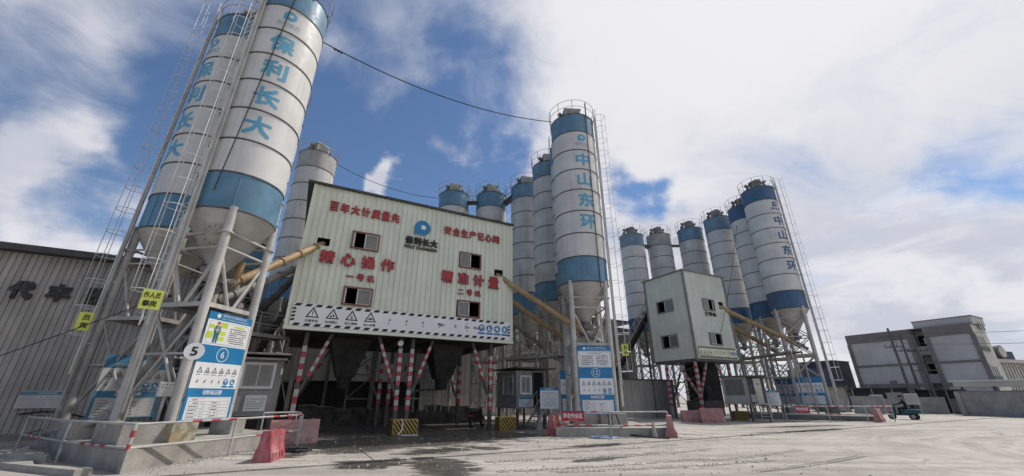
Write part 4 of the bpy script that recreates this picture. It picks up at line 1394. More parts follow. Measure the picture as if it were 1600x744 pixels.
access_walk('grey railed walkway on legs between the stilted cabin roof and board 12', (-.6, 27.2), (3.0, 24.6), 3.9)
access_walk('grey railed walkway at the back of the row behind board 12', (.2, 33.0), (5.6, 27.6), 4.6)
access_walk('grey railed walkway under the cones of the navy banded silo row', (22.6, 31.9), (22.0, 39.5), 4.9)
access_walk('lower grey railed walkway behind the pale cabin by the small tower', (19.6, 34.6), (24.6, 35.4), 3.1)
access_walk('grey railed walkway between the largest silo and the end of the large green tower', (-12.6, 16.6), (-11.2, 19.4), 4.2)

# slanting belt gallery behind the small tower
GA, GB = Vector((8.1, 37.2, 1.6)), Vector((12.9, 35.7, 9.2))
t = thing('belt_gallery', 'dark slanting belt conveyor gallery climbing behind the small grey green tower', 'conveyor', tuple(GA))
d = GB - GA
nv = Vector((-d.y, d.x, 0)).normalized()
mb = MB()
mb.bar((0, 0, 0), tuple(d), 2.0, .2, 'shade_black')
mb.bar((0, 0, -.35), tuple(d + Vector((0, 0, -.35))), 1.1, .14, 'rubber')
mb.build('belt', t)
for sg in (-1, 1):
    o = nv * sg * .95
    for z in (.35, 1.15):
        MB().bar(tuple(o + Vector((0, 0, z))), tuple(o + d + Vector((0, 0, z))), .07, .07, 'steel_grey').build('rail', t)
    for k in range(13):
        c = o + d * (k / 12)
        MB().bar(tuple(c), tuple(c + Vector((0, 0, 1.15))), .05, .05, 'steel_grey').build('stanchion', t)
        if k < 12:
            c2 = o + d * ((k + 1) / 12)
            MB().bar(tuple(c), tuple(c2 + Vector((0, 0, .6))), .04, .04, 'steel_dark').build('lattice_bar', t)
for k in range(7):
    c = d * ((k + .4) / 7)
    MB().box(tuple(c + Vector((0, 0, .2))), (.5, .9, .28), 'machine', pi / 2).build('idler', t)
for k, f in enumerate((.25, .55, .85)):
    c = d * f
    mb = MB()
    for sg in (-1, 1):
        mb.bar(tuple(c + nv * sg * .7), tuple(c + nv * sg * .9 + Vector((0, 0, -c.z - 1.6))), .12, .12, 'steel_dark')
    for z in range(int((c.z + 1.0) / 1.3)):
        mb.bar(tuple(c + nv * .75 + Vector((0, 0, -z * 1.3))), tuple(c - nv * .8 + Vector((0, 0, -z * 1.3 - 1.2))), .06, .06, 'steel_dark')
    mb.build('trestle', t)
bin_ = thing('aggregate_bin', 'dark ribbed bin wall under the slanting belt gallery', 'bin', (8.6, 33.4, 0), A3)
cladding(bin_, 6.2, 0, 2.9, .28, 'clad_grey')
MB().box((3.1, 1.6, 1.4), (6.1, 3.0, 2.8), 'concrete_dark').build('body', bin_)
MB().box((3.1, 1.5, 2.93), (6.3, 3.2, .1), 'steel_dark').build('top_rim', bin_)
MB().box((1.4, .9, 3.3), (1.3, 1.2, .7), 'steel_dark', .3).build('drive_housing', bin_)


# ------------------------------------------------------------------ sign boards between the silo legs
def sign_board(label, loc, rz, W_, H_, num, rules='table', dusty=False, zoff=0):
    wh = 'print_dusty' if dusty else 'print_white'
    bl = 'print_blue_dusty' if dusty else 'print_blue'
    t = thing('sign_board', label, 'sign', loc, rz, 'sign boards between silo legs')
    MB().box((W_ / 2, .02, H_ / 2), (W_, .035, H_), bl if not dusty else wh).build('board', t)
    y = -.001
    full = rules is not None
    # heights of the bands from the top down
    if full:
        bands = [('head', .075), ('rules', .245), ('num', .165), ('warn', .235), ('bar', .075), ('table', .205)]
    else:
        bands = [('num', .22), ('warn', .36), ('bar', .10), ('table', .32)]
    z = H_
    mb, tx, sy = MB(), MB(), MB()
    for nm, f in bands:
        h = f * H_
        a, b = z - h, z
        if nm == 'head':
            mb.rect(0, a, W_, b, bl, y)
            text_fit(tx, '保利长大工程有限公司', W_ * .28, a + h * .5, W_ * .85, b - h * .12, 'print_white', y - .004, 0)
            text_fit(tx, 'POLY CHANGDA ENGINEERING', W_ * .28, a + h * .18, W_ * .92, a + h * .36, 'print_white', y - .004, 0)
            sy.dot(W_ * .2, a + h * .55, h * .3, 'print_white', y - .004, 12)
        elif nm == 'rules':
            mb.rect(0, a, W_, b, wh, y)
            mb.rect(W_ * .05, a + h * .06, W_ * .96, b - h * .06, 'print_grey', y - .002)
            mb.rect(W_ * .057, a + h * .075, W_ * .953, b - h * .075, wh, y - .004)
            if rules == 'worker':
                x, k = W_ * .24, h
                q = y - .007
                for rx0, rz0, rx1, rz1 in ((-.42, .66, -.14, .80), (.12, .72, .46, .92), (-.46, .26, -.16, .52), (.10, .42, .44, .58), (.10, .2, .42, .36)):
                    sy.rect(x + rx0 * W_ * .45, a + rz0 * k, x + rx1 * W_ * .45, a + rz1 * k, 'print_lime', q)
                q -= .002
                sy.poly([(x - .055 * W_, a + k * .46), (x + .055 * W_, a + k * .46), (x + .075 * W_, a + k * .62), (x + .045 * W_, a + k * .78), (x - .045 * W_, a + k * .78), (x - .075 * W_, a + k * .62)], 'print_navy', q)
                sy.poly([(x - .05 * W_, a + k * .10), (x - .01 * W_, a + k * .10), (x + .0 * W_, a + k * .42), (x + .01 * W_, a + k * .10), (x + .045 * W_, a + k * .10), (x + .055 * W_, a + k * .47), (x - .055 * W_, a + k * .47)], 'print_navy', q)
                q -= .002
                sy.rect(x - .015 * W_, a + k * .50, x - .002 * W_, a + k * .77, 'print_lime', q)
                sy.rect(x + .012 * W_, a + k * .50, x + .024 * W_, a + k * .77, 'print_lime', q)
                sy.rect(x - .055 * W_, a + k * .60, x + .055 * W_, a + k * .625, 'print_white', q)
                sy.dot(x, a + k * .845, .032 * W_, 'print_skin', q, 14)
                sy.poly([(x + .04 * W_ * cos(R_(d)), a + k * .86 + .034 * W_ * sin(R_(d))) for d in range(0, 181, 20)], 'print_red', q - .002)
                scribble(tx, W_ * .52, a + h * .12, W_ * .92, b - h * .22, 8, 'print_black', y - .007)
                tx.rect(W_ * .6, b - h * .2, W_ * .85, b - h * .13, 'print_lime', y - .007)
            else:
                scribble(tx, W_ * .1, a + h * .12, W_ * .46, b - h * .25, 5, 'print_black', y - .007)
                scribble(tx, W_ * .55, a + h * .1, W_ * .9, b - h * .22, 7, 'print_black', y - .007)
                scribble(tx, W_ * .3, b - h * .18, W_ * .7, b - h * .12, 1, 'print_black', y - .007)
        elif nm == 'num':
            mb.rect(0, a, W_, b, bl, y)
            c = (a + b) / 2
            r = h * .42
            tx.hoop(W_ * .5, c, r * .90, r, 'print_white', y - .004)
            w = r * (.30 if len(num) == 1 else .27) * len(num)
            text_fit(tx, num, W_ * .5 - w, c - r * .48, W_ * .5 + w, c + r * .48, 'print_white', y - .006, 0.015)
        elif nm == 'warn':
            mb.rect(0, a, W_, b, wh, y)
            k = W_ * .118
            for i in range(6):
                x = W_ * (.12 + .152 * i)
                warn_tri(sy, x, a + h * .60, k, y - .004, i % 4)
                scribble(tx, x - k * .45, a + h * .50, x + k * .45, a + h * .55, 1, 'print_black', y - .004)
            for i in range(4):
                x = W_ * (.12 + .152 * i)
                sy.poly([(x - k * .16, a + h * .2), (x + k * .1, a + h * .22), (x + k * .18, a + h * .36), (x, a + h * .3)], 'print_black', y - .004)
            for i in (4, 5):
                must_disc(sy, W_ * (.12 + .152 * i), a + h * .27, k * .48, y - .004, i % 4)
        elif nm == 'bar':
            mb.rect(0, a, W_, b, bl, y)
            text_fit(tx, '材料标识牌', W_ * .3, a + h * .2, W_ * .7, b - h * .18, 'print_white', y - .004, .02)
        else:
            mb.rect(0, a, W_, b, bl, y)
            mb.rect(W_ * .05, a + h * .04, W_ * .95, b - h * .02, wh, y - .002)
            x0, x1, z0, z1 = W_ * .09, W_ * .91, a + h * .08, b - h * .06
            for k in range(7):
                zz_ = z0 + (z1 - z0) * k / 6
                tx.rect(x0, zz_ - .004, x1, zz_ + .004, 'print_grey', y - .006)
            for xx in (x0, W_ * .27, W_ * .52, W_ * .72, x1):
                tx.rect(xx - .004, z0, xx + .004, z1 - ((z1 - z0) / 6 if W_ * .2 < xx < W_ * .8 else 0), 'print_grey', y - .008)
            for k in range(6):
                zc = z0 + (z1 - z0) * (k + .5) / 6
                scribble(tx, x0 + .03, zc - .03, W_ * .25, zc + .03, 1, 'print_red' if k == 5 else 'print_black', y - .006)
                if k < 5:
                    scribble(tx, W_ * .55, zc - .03, W_ * .68, zc + .03, 1, 'print_black', y - .006)
                    scribble(tx, W_ * .33, zc - .025, W_ * .42, zc + .025, 1, 'print_grey', y - .006)
        z = a
    mb.build('printed_bands', t)
    tag(tx.build('lettering', t), kind='stuff')
    tag(sy.build('symbols', t), kind='stuff')
    return t


def fr(c, deg, half, out=.16):
    """left end of the front face of a silo's leg frame"""
    a = R_(deg)
    x, y = -half + .13, -half - out
    return c[0] + x * cos(a) - y * sin(a), c[1] + x * sin(a) + y * cos(a)


x_, y_ = fr(S6, 80, .95)
sign_board('white and blue sign board with the number 6 and a printed worker in blue', (x_, y_, .95), R_(80), 1.68, 3.18, '6', 'worker')
x_, y_ = fr(S12, 4.5, .95)
sign_board('white and blue sign board with the number 12 between two pale silo legs', (x_, y_, .82), R_(4.5), 1.68, 3.15, '12', 'table')
x_, y_ = fr(S16, -36, .95)
sign_board('white and blue sign board below the navy lettered silo by the far railing', (x_, y_, 1.05), R_(-36), 1.66, 2.0, '16', None)
sign_board('dusty grey and blue sign board with the number 5 behind thick silo legs', (-13.66, 13.62, .94), R_(60), 1.75, 2.0, '5', None, True)
p17 = pol(42.2, 32.4)
sign_board('far blue and white sign board half hidden behind the cabin with the open steps', (p17[0], p17[1], 1.0), R_(-30), 1.6, 2.0, '18', None)
p13 = pol(23.6, 7.9)
sign_board('blue and white sign board seen in the gap beside board 12', (p13[0] - .5, p13[1], .8), R_(5), 1.5, 2.2, '11', None)
# number disc on the near silo leg
t = thing('number_disc', 'round white disc with a black 5 fixed to the leg beside board 6', 'sign', (-9.50, 12.0, 2.86), R_(42))
MB().tube((0, .02, 0), (0, -.0, 0), .25, 'print_white', 28).build('disc', t)
mb = MB()
text_fit(mb, '5', -.085, -.13, .085, .13, 'print_black', -.006, .04)
mb.build('numeral', t)

# lime warning boards on the ladders
for lab, loc, rz in (('lime warning board on the ladder cage above the board with the number 5', (-10.62, 10.9, 3.93), R_(38)),
                     ('lime warning board on the far ladder in front of the grey warehouse', (-14.16, 12.67, 3.6), R_(40)),
                     ('small lime warning board on the ladder next to the silo with board 12', (5.68, 20.72, 3.55), R_(-8))):
    t = thing('warning_board', lab, 'sign', loc, rz, 'lime boards on ladders')
    w, h = (.46, .56) if loc[1] < 11 else (.34, .58)
    MB().box((w / 2, .015, h / 2), (w, .02, h), 'sign_lime').build('board', t)
    mb = MB()
    if w > .4:
        text_fit(mb, '作人员', .04, h * .56, w - .05, h * .88, 'print_black', -.001, .02)
        text_fit(mb, '攀爬', .06, h * .12, w - .08, h * .44, 'print_black', -.001, .02)
    else:
        text_fit(mb, '员', .10, h * .56, w - .06, h * .88, 'print_black', -.001, .02)
        text_fit(mb, '爬', .10, h * .12, w - .06, h * .44, 'print_black', -.001, .02)
    mb.build('lettering', t)

# control box on a stalk
t = thing('control_box', 'beige control box on a stalk beside board 6', 'control box', (-9.98, 12.02, 0))
MB().box((0, 0, 1.8), (.42, .24, .40), 'stripe_white', R_(45), .02).build('box', t)
mb = MB()
xf = Matrix.Translation((0, 0, 0)) @ Matrix.Rotation(R_(45), 4, 'Z')
mb.xf = xf
for k in range(7):
    mb.dot(-.12 + .08 * (k % 4), 1.92 - .08 * (k // 4), .016, 'print_black', -.125, 8)
tag(mb.build('buttons', t), kind='stuff')
MB().tube((0, 0, .9), (0, 0, 1.62), .04, 'steel_grey', 8).build('stalk', t)

# ------------------------------------------------------------------ plinths and pedestals
pl = [(-8.74, 9.97), (-8.62, 12.4), (-8.5, 15.0), (-11.5, 17.2), (-17.5, 16.4), (-12.6, 12.1)]
mb = MB()
mb.prism(pl, 0, .46, 'concrete')
ins = [(x * .992 + -11 * .008, y * .992 + 14 * .008) for x, y in pl]
mb.prism(ins, .46, .49, 'concrete')
tag(mb.build('plinth'), kind='structure')


def block(label, x, y, z, w, d, h, rz, mt='concrete'):
    o = MB().box((0, 0, h / 2), (w, d, h), mt, 0, .02).build('concrete_block')
    o.location = (x, y, z)
    o.rotation_euler = (0, 0, R_(rz))
    return tag(o, label, 'concrete block', 'concrete pedestals')


def legpos(c, deg, sx, sy, half=.95):
    a = R_(deg)
    return c[0] + sx * half * cos(a) - sy * half * sin(a), c[1] + sx * half * sin(a) + sy * half * cos(a)


x_, y_ = legpos(S6, 80, -1, -1)
block('concrete block with flaking yellow paint under the first leg of board 6', x_ + .25, y_ - .35, .46, .75, 1.25, .5, 80, 'block_painted')
x_, y_ = legpos(S6, 80, 1, -1)
block('plain concrete block under the second leg of board 6', x_ + .12, y_, .46, .55, .8, .5, 80)
block('broad concrete block behind the railing corner under the near ladder', -9.95, 11.5, .46, 1.55, 1.3, .5, -28)
block('concrete block under the far silo leg beside the warehouse', -12.6, 12.75, .46, .95, .9, .46, -28)
for (sx, sy), lab in (((-1, -1), 'concrete block under the first leg of board 12'), ((1, -1), 'concrete block under the second leg of board 12'), ((1, 1), 'concrete block under the rear leg behind board 12')):
    x_, y_ = legpos(S12, 4.5, sx, sy)
    block(lab, x_, y_, .28, .72, .8, .58, 4.5)
x_, y_ = fr(S12, 4.5, .95)
block('spare concrete block standing under the middle of board 12', x_ + .45, y_ + .2, .28, .5, .5, .5, 10)
mb = MB()
mb.prism([(1.95, 18.35), (4.6, 18.5), (6.6, 18.35), (6.9, 24.5), (2.2, 24.5)], 0, .30, 'concrete')
mb.prism([(1.85, 18.2), (4.6, 18.35), (6.7, 18.2), (6.75, 18.55), (4.6, 18.72), (1.9, 18.55)], 0, .37, 'concrete')
tag(mb.build('plinth'), kind='structure')
mb = MB()
mb.prism([(18.6, 33.0), (21.0, 31.4), (24.9, 28.9), (25.4, 29.4), (28, 33), (22, 40)], 0, .35, 'concrete_dark')
tag(mb.build('plinth'), kind='structure')
for k, (sx, sy) in enumerate(((-1, -1), (1, -1))):
    x_, y_ = legpos(S16, -36, sx, sy)
    block(('dark concrete block under the navy lettered silo, first leg by the red banner', 'dark concrete block under the navy lettered silo, leg below the long ladder')[k], x_, y_, .33, .9, .9, .62, -36, 'concrete_dark')
o = MB().box((0, 0, .28), (1.6, .9, .56), 'concrete_dark', 0, .04).build('concrete_block')
o.location = (21.4, 32.0, .3)
tag(o, 'large dark concrete block behind the far red banner railing', 'concrete block', 'concrete pedestals')
# low ledge in front of the warehouse
mb = MB()
mb.prism([(-11.2, 10.4), (-9.3, 9.9), (-9.4, 9.6), (-12.2, 10.6), (-17, 13.4), (-16.2, 14.6)], 0, .14, 'concrete')
mb.prism([(-12.2, 11.4), (-11.6, 11.0), (-12.8, 11.2), (-13.6, 12.2)], 0, .27, 'concrete')
tag(mb.build('kerb_ledge'), kind='structure')
# thick pipe end lying by the near silo
t = thing('blow_pipe', 'thick grey pipe with a clamped elbow hanging under the second silo', 'pipe', (-12.0, 12.6, 0))
mb = MB()
mb.tube((.0, .0, 1.05), (.75, 1.0, 4.2), .13, 'steel_grey', 14)
mb.tube((.0, .0, 1.05), (-.55, -.35, .72), .11, 'steel_grey', 14)
mb.build('pipe', t, True)
mb = MB()
mb.tube((-.04, -.02, .95), (.05, .03, 1.18), .21, 'steel_grey', 14)
mb.box((.1, -.1, 1.0), (.22, .2, .3), 'tube_grey', .5, .02)
mb.build('clamp', t, True)

# ------------------------------------------------------------------ cabins
def stair(parent, p, q, w, n, mt='steel_grey', rail=True):
    P, Q = Vector(p), Vector(q)
    d = Q - P
    s_ = Vector((-d.y, d.x, 0)).normalized() * w / 2
    for sg in (-1, 1):
        MB().bar(tuple(P + s_ * sg), tuple(Q + s_ * sg), .05, .14, mt).build('stringer', parent)
        if rail:
            mb = MB()
            up = Vector((0, 0, .9))
            mb.tube(tuple(P + s_ * sg + up), tuple(Q + s_ * sg + up), .022, mt, 6)
            for k in (0, .5, 1):
                c = P.lerp(Q, k) + s_ * sg
                mb.tube(tuple(c), tuple(c + up), .02, mt, 6)
            mb.build('handrail', parent)
    a = math.atan2(d.y, d.x)
    for k in range(n):
        c = P.lerp(Q, (k + .5) / n)
        MB().box(tuple(c), (.22, w, .035), mt, a).build('tread', parent)


# cabin by the near silo
x_, y_ = L2(-1.95, 1.3)
cab = thing('control_cabin', 'small grey cabin with a curtained window between board 6 and the large green tower', 'cabin', (x_, y_, 0), A)
MB().box((1.1, 1.0, 2.0), (2.2, 2.0, 2.3), 'cabin_grey').build('body', cab)
window(cab, .75, 1.95, 1.85, 2.95, 'print_white', 0, 'curtain_green', -.02)
MB().box((1.05, .85, 3.33), (2.7, 2.7, .07), 'steel_grey').build('roof', cab)
MB().box((1.1, .7, 3.12), (2.4, 2.2, .08), 'cabin_grey').build('eave', cab)
mb = MB()
mb.box((1.42, -.02, 1.35), (.78, .03, .62), 'print_white')
mb.box((.55, -.02, 1.32), (.62, .03, .6), 'print_dusty')
mb.build('notice', cab)
mb = MB()
scribble(mb, 1.1, 1.1, 1.75, 1.55, 5, 'print_grey', -.042)
mb.rect(1.62, 1.56, 1.66, 1.6, 'print_red', -.042)
tag(mb.build('notice_print', cab), kind='stuff')
for px, py in ((.15, .15), (2.05, .15), (.15, 1.85), (2.05, 1.85)):
    MB().box((px, py, .42), (.12, .12, .86), 'steel_dark').build('stilt', cab)
MB().box((2.16, -.08, 2.62), (.09, .06, .26), 'print_white').build('switch_box', cab)

# cabin by silo 12
cab = thing('control_cabin', 'dark grey stilted cabin with white windows and steps beside board 12', 'cabin', (.25, 23.8, 0), A)
MB().box((1.0, 1.3, 2.0), (2.0, 2.6, 2.05), 'cabin_grey').build('body', cab)
MB().box((1.2, 1.2, 3.16), (2.7, 3.2, .08), 'steel_dark').build('roof', cab)
window(cab, .30, 1.75, .92, 2.72, 'print_white', 0, 'glass_dark', -.02)
window(cab, 1.0, 1.7, 2.2, 2.75, 'steel_grey', 0, 'glass_dark', -.02, origin=(0, 2.6), rz=-pi / 2)
MB().box((1.45, -.01, 1.98), (.62, .03, 1.9), 'unlit_interior').build('door_opening', cab)
MB().box((1.1, -.02, 1.98), (.06, .05, 1.95), 'cabin_dark').build('door_frame', cab)
MB().box((1.8, -.02, 1.98), (.06, .05, 1.95), 'cabin_dark').build('door_frame', cab)
mb = MB()
mb.box((.62, -.03, 1.33), (.92, .02, .52), 'print_white')
mb.rect(.18, 1.46, 1.06, 1.58, 'print_blue', -.046)
scribble(mb, .22, 1.1, 1.02, 1.42, 4, 'print_blue', -.046)
mb.build('notice', cab)
for px, py in ((.12, .12), (1.9, .12), (.12, 2.48), (1.9, 2.48)):
    MB().box((px, py, .5), (.12, .12, .98), 'steel_dark').build('stilt', cab)
stair(cab, (.35, -.85, .12), (1.45, -.35, 1.0), .6, 5)
MB().box((1.6, -.35, 1.0), (.9, .7, .05), 'steel_grey').build('landing', cab)

# cabin by the small tower
cab = thing('control_cabin', 'pale cabin with a wide dark window, open dark door and steps beside the small tower', 'cabin', (15.1, 29.6, 0), R_(-28))
MB().box((.75, .9, 2.0), (1.5, 1.8, 1.75), 'cabin_grey').build('body', cab)
MB().box((2.0, .95, 2.0), (1.05, 1.7, 1.7), 'cabin_dark').build('porch', cab)
MB().box((1.3, .9, 2.93), (2.9, 2.2, .1), 'steel_dark').build('roof', cab)
MB().box((.68, -.01, 2.22), (1.15, .04, 1.0), 'cabin_dark').build('window', cab)
MB().add([(.14, -.035, 1.75), (1.22, -.035, 1.75), (1.22, -.035, 2.69), (.14, -.035, 2.69)], [(0, 1, 2, 3)], 'glass_dark').build('pane', cab)
MB().box((2.12, .07, 1.95), (.5, .04, 1.65), 'bldg_light', .25).build('door', cab)
MB().box((2.12, .03, 2.4), (.14, .02, .14), 'print_grey').build('door_sign', cab)
MB().box((1.75, .03, 1.5), (.36, .02, .5), 'print_dusty').build('notice', cab)
for px, py in ((.12, .12), (1.4, .12), (.12, 1.6), (2.4, .12)):
    MB().box((px, py, .55), (.12, .12, 1.1), 'steel_dark').build('stilt', cab)
stair(cab, (2.2, -1.0, .1), (2.2, -.1, 1.1), .55, 5)
hazard_block('yellow and black striped block under the pale cabin by the small tower', (16.3, 30.5, .03), R_(5), .95)

# free standing notice boards
def notice(label, loc, rz, w, h, z0, mt='print_white', head='print_blue', legs=True):
    t = thing('notice_board', label, 'notice board', loc, rz)
    MB().box((w / 2, .02, z0 + h / 2), (w, .03, h), mt).build('board', t)
    mb = MB()
    mb.rect(.0, z0 + h * .86, w, z0 + h, head, -.001)
    text_fit(mb, '安全操作规程', w * .25, z0 + h * .885, w * .75, z0 + h * .975, 'print_white', -.004, 0)
    scribble(mb, w * .08, z0 + h * .08, w * .92, z0 + h * .8, 9, 'print_grey', -.001)
    tag(mb.build('print', t), kind='stuff')
    if legs:
        for x in (.06, w - .06):
            MB().box((x, .06, (z0 + h) / 2), (.05, .05, z0 + h), 'steel_grey').build('post', t)
    return t


notice('white notice board with blue heading beside the steps of the stilted cabin', (1.45, 21.5, 0), R_(-4), .92, 1.0, 1.04)
notice('white notice board tilted on posts beside the pale cabin steps', (17.6, 28.9, 0), R_(-32), .75, .95, 1.05, 'print_white')
notice('pale notice board among the clutter beyond the far railing', (35.2, 41.2, 0), R_(-42), 1.0, 1.2, .6, 'print_dusty', 'print_dusty')
notice('grey notice board next to the narrow pale door panel beyond the far railing', (38.0, 40.6, 0), R_(-42), 1.0, 1.0, .9, 'bldg_grey', 'bldg_grey')

# ------------------------------------------------------------------ railings and barriers
def railing(label, pts, heights, posts, red=(), striped=(), mt='rail_dusty', closed=False):
    """pts: list of (x, y, z base); rails at the given heights"""
    o = Vector(pts[0])
    t = thing('pipe_railing', label, 'railing', tuple(o))
    for a, b in zip(pts[:-1], pts[1:]):
        a, b = Vector(a) - o, Vector(b) - o
        for h in heights:
            mb = MB()
            P, Q = a + Vector((0, 0, h)), b + Vector((0, 0, h))
            L = (Q - P).length
            k = max(1, int(L / .25))
            marks = set()
            for r in range(1 if random.random() < .75 else 0):
                q = random.randint(0, max(0, k - 6))
                marks |= {q, q + 2, q + 4}
            for i in range(k):
                m_ = mt
                if i in marks and red:
                    m_ = 'stripe_red'
                elif red and (i - 1 in marks or i + 1 in marks):
                    m_ = 'stripe_white'
                mb.tube(tuple(P.lerp(Q, i / k)), tuple(P.lerp(Q, (i + 1) / k)), .03, m_, 8)
            mb.build('rail', t, True)
    for i, p in enumerate(pts):
        if i in posts:
            p = Vector(p) - o
            mb = MB()
            if i in striped:
                striped_post(mb, tuple(p), tuple(p + Vector((0, 0, max(heights) + .02))), .044, 7, 1, 'tube')
            else:
                mb.tube(tuple(p), tuple(p + Vector((0, 0, max(heights) + .02))), .032, mt, 10)
            mb.build('post', t, True)
    return t


railing('dusty pipe railing with red bands round the near silo plinth', [(-8.0, 15.2, 0), (-7.45, 15.15, 0), (-8.05, 12.5, 0), (-8.82, 10.06, 0), (-11.9, 11.55, 0), (-15.4, 13.6, 0), (-17.0, 15.6, 0)], (.5, 1.0), (1, 2, 3, 4, 5, 6), True, (3,))
railing('short slanted pipe fence with crossed bars beside the grey curtained cabin', [(-9.1, 15.6, 0), (-8.2, 16.2, 0), (-7.7, 15.5, 0)], (.45, 1.05), (0, 1, 2), ())
railing('pipe railing with red bands along the kerb in front of board 12', [(2.0, 19.6, 0), (2.15, 18.65, 0), (4.12, 17.9, 0), (6.7, 18.35, 0)], (.48, 1.0), (0, 1, 2, 3), True)
railing('pipe railing along the far kerb in front of board 16', [(18.5, 32.6, 0), (18.8, 29.2, 0), (21.3, 28.6, 0), (23.6, 28.3, 0), (26.0, 29.0, 0)], (.5, 1.0), (0, 1, 2, 3, 4), True)


def red_banner(label, loc, rz, w=.92, h=.40):
    t = thing('red_banner', label, 'banner', loc, rz, 'red work area banners')
    MB().box((w / 2, 0, h / 2), (w, .015, h), 'print_red').build('sheet', t)
    mb = MB()
    mb.rect(0, h * .92, w, h, 'print_navy', -.012)
    text_fit(mb, '拌合作业区', w * .07, h * .28, w * .93, h * .76, 'print_white', -.012, .025)
    scribble(mb, w * .3, h * .08, w * .7, h * .16, 1, 'print_white', -.012)
    mb.build('lettering', t)
    return t


red_banner('red banner with white characters on the railing near board 12', (2.16, 18.56, .62), R_(-16), .98, .42)
red_banner('red banner with white characters on the far railing near board 16', (19.35, 28.95, .62), R_(-14), .86, .40)


def barrier(label, x, y, rz, mt='barrier_red', L=1.25, H_=.82, z=.0):
    t = thing('water_barrier', label, 'barrier', (x, y, z), R_(rz), 'plastic traffic barriers')
    prof = [(-.24, 0), (.24, 0), (.24, .10), (.15, .42), (.12, H_ - .08), (.10, H_), (-.10, H_), (-.12, H_ - .08), (-.15, .42), (-.24, .10)]
    mb = MB()
    n = len(prof)
    st = [(-L / 2, 1.0), (-L / 2 + .06, 1.0), (-L / 4, .9), (0, 1.0), (L / 4, .9), (L / 2 - .06, 1.0), (L / 2, 1.0)]
    vs = []
    for x_0, k in st:
        for a, b in prof:
            vs.append((x_0, a * (k if .05 < b < H_ - .05 else 1), b))
    fs = []
    for i in range(len(st) - 1):
        for j in range(n):
            fs.append((i * n + j, (i + 1) * n + j, (i + 1) * n + (j + 1) % n, i * n + (j + 1) % n))
    fs += [tuple(range(n))[::-1], tuple(range((len(st) - 1) * n, len(st) * n))]
    fs = [f[::-1] for f in fs]
    mb.add(vs, fs, mt)
    mb.build('body', t)
    mb = MB()
    for sg in (-1, 1):
        for k in range(3):
            mb.box(((k - 1) * L * .24, sg * .115, H_ * .74), (L * .11, .022, H_ * .15), 'barrier_hole' if mt == 'barrier_red' else mt, 0, .006)
        for k in range(4):
            mb.box(((k - 1.5) * L * .22, sg * .215, .17), (L * .10, .06, .14), mt, 0, .015)
    tag(mb.build('slots', t), kind='stuff')
    MB().tube((L * .36, 0, H_ - .01), (L * .36, 0, H_ + .03), .045, mt, 12).build('filler_cap', t)
    return t


barrier('bright red plastic barrier leaning at the plinth beside the railing, nearest of all barriers', -6.5, 11.8, 98, 'barrier_red', .9, .76)
barrier('faded pink barrier behind the railing below the grey curtained cabin', -7.95, 15.75, 35, 'barrier_pink', 1.6, .82)
barrier('faded red barrier at the kerb end beside the red banner near board 12', 1.85, 18.9, 68, 'barrier_dull', .95, .85)
barrier('faded pink barrier closing the kerb at the other end of the board 12 railing', 6.75, 18.35, 70, 'barrier_pink', 1.0, .85)
barrier('smaller dusty pink barrier of the pair before the small tower', 12.0, 28.6, -4, 'barrier_pink', 1.2, .75)
barrier('larger dusty pink barrier of the pair before the small tower', 13.0, 27.7, -2, 'barrier_pink', 1.5, .9)
barrier('dusty pink barrier at the end of the far kerb railing', 24.6, 28.6, 40, 'barrier_pink', 1.1, .85)
barrier('pale pink barrier in the far background behind the rider', 39.0, 43.6, -44, 'barrier_pink', 1.8, .9)
barrier('pale pink barrier in the far background before the boundary wall', 43.2, 43.2, -44, 'barrier_pink', 1.8, .9)


def cone(label, x, y, z=.0):
    t = thing('traffic_cone', label, 'traffic cone', (x, y, z), 0, 'dusty traffic cones')
    MB().box((0, 0, .02), (.36, .36, .04), 'cone_grey', 0, .01).build('base', t)
    MB().shell((0, 0), .14, .04, .03, .62, 'cone_grey', 16).disc((0, 0), .03, .62, 'cone_grey', 16).build('body', t, True)


cone('dusty grey traffic cone on the kerb near the pink barrier of board 12', 5.95, 18.1)
cone('dusty grey traffic cone below the notice board by the stilted cabin', 1.42, 22.3, .03)


def coil(label, x, y, r, mt, turns, th=.018, z0=.0):
    pts = []
    pr = random.Random(int(x * 10))
    for k in range(turns * 16):
        a = k * 2 * pi / 16
        q = r * (.75 + .25 * pr.random())
        pts.append((q * cos(a) * 1.5, q * sin(a), z0 + th + .012 * (k / 16) + pr.random() * .02))
    o = MB().path(pts, th, mt, 5).build('hose')
    o.location = (x, y, 0)
    return tag(o, label, 'hose')


coil('pale blue hose coiled at the foot of the kerb before board 12', 3.75, 17.75, .4, 'hose_blue', 5)
coil('black hose heaped between the red barrier and the pink barrier', -6.75, 13.6, .35, 'rubber', 4, .03)
o = MB().path([(0, 0, .64), (.1, -.12, .5), (.15, -.35, .2), (.05, -.6, .05), (.3, -.75, .04), (.7, -.65, .04), (.9, -.5, .03)], .022, 'print_white', 6).build('hose')
o.location = (*L2(5.35, -.15), .03)
tag(o, 'thin white hose hanging over the striped block under the middle columns', 'hose')
o = MB().path([(0, 0, .9), (.2, .3, .5), (.4, .5, .12), (1.2, -.1, .06), (1.9, -.6, .04)], .03, 'rubber', 6).build('hose')
o.location = (4.4, 18.0, 0)
tag(o, 'black hose running down from the board 12 railing over the kerb', 'hose')

# ------------------------------------------------------------------ scooter and rider
def wheel(parent, x, y, r, w):
    t = MB().tube((x, y - w / 2, r), (x, y + w / 2, r), r, 'rubber', 20).build('wheel', parent, True)
    MB().tube((x, y - w / 2 - .006, r), (x, y + w / 2 + .006, r), r * .55, 'steel_grey', 14).build('rim', t, True)
    return t


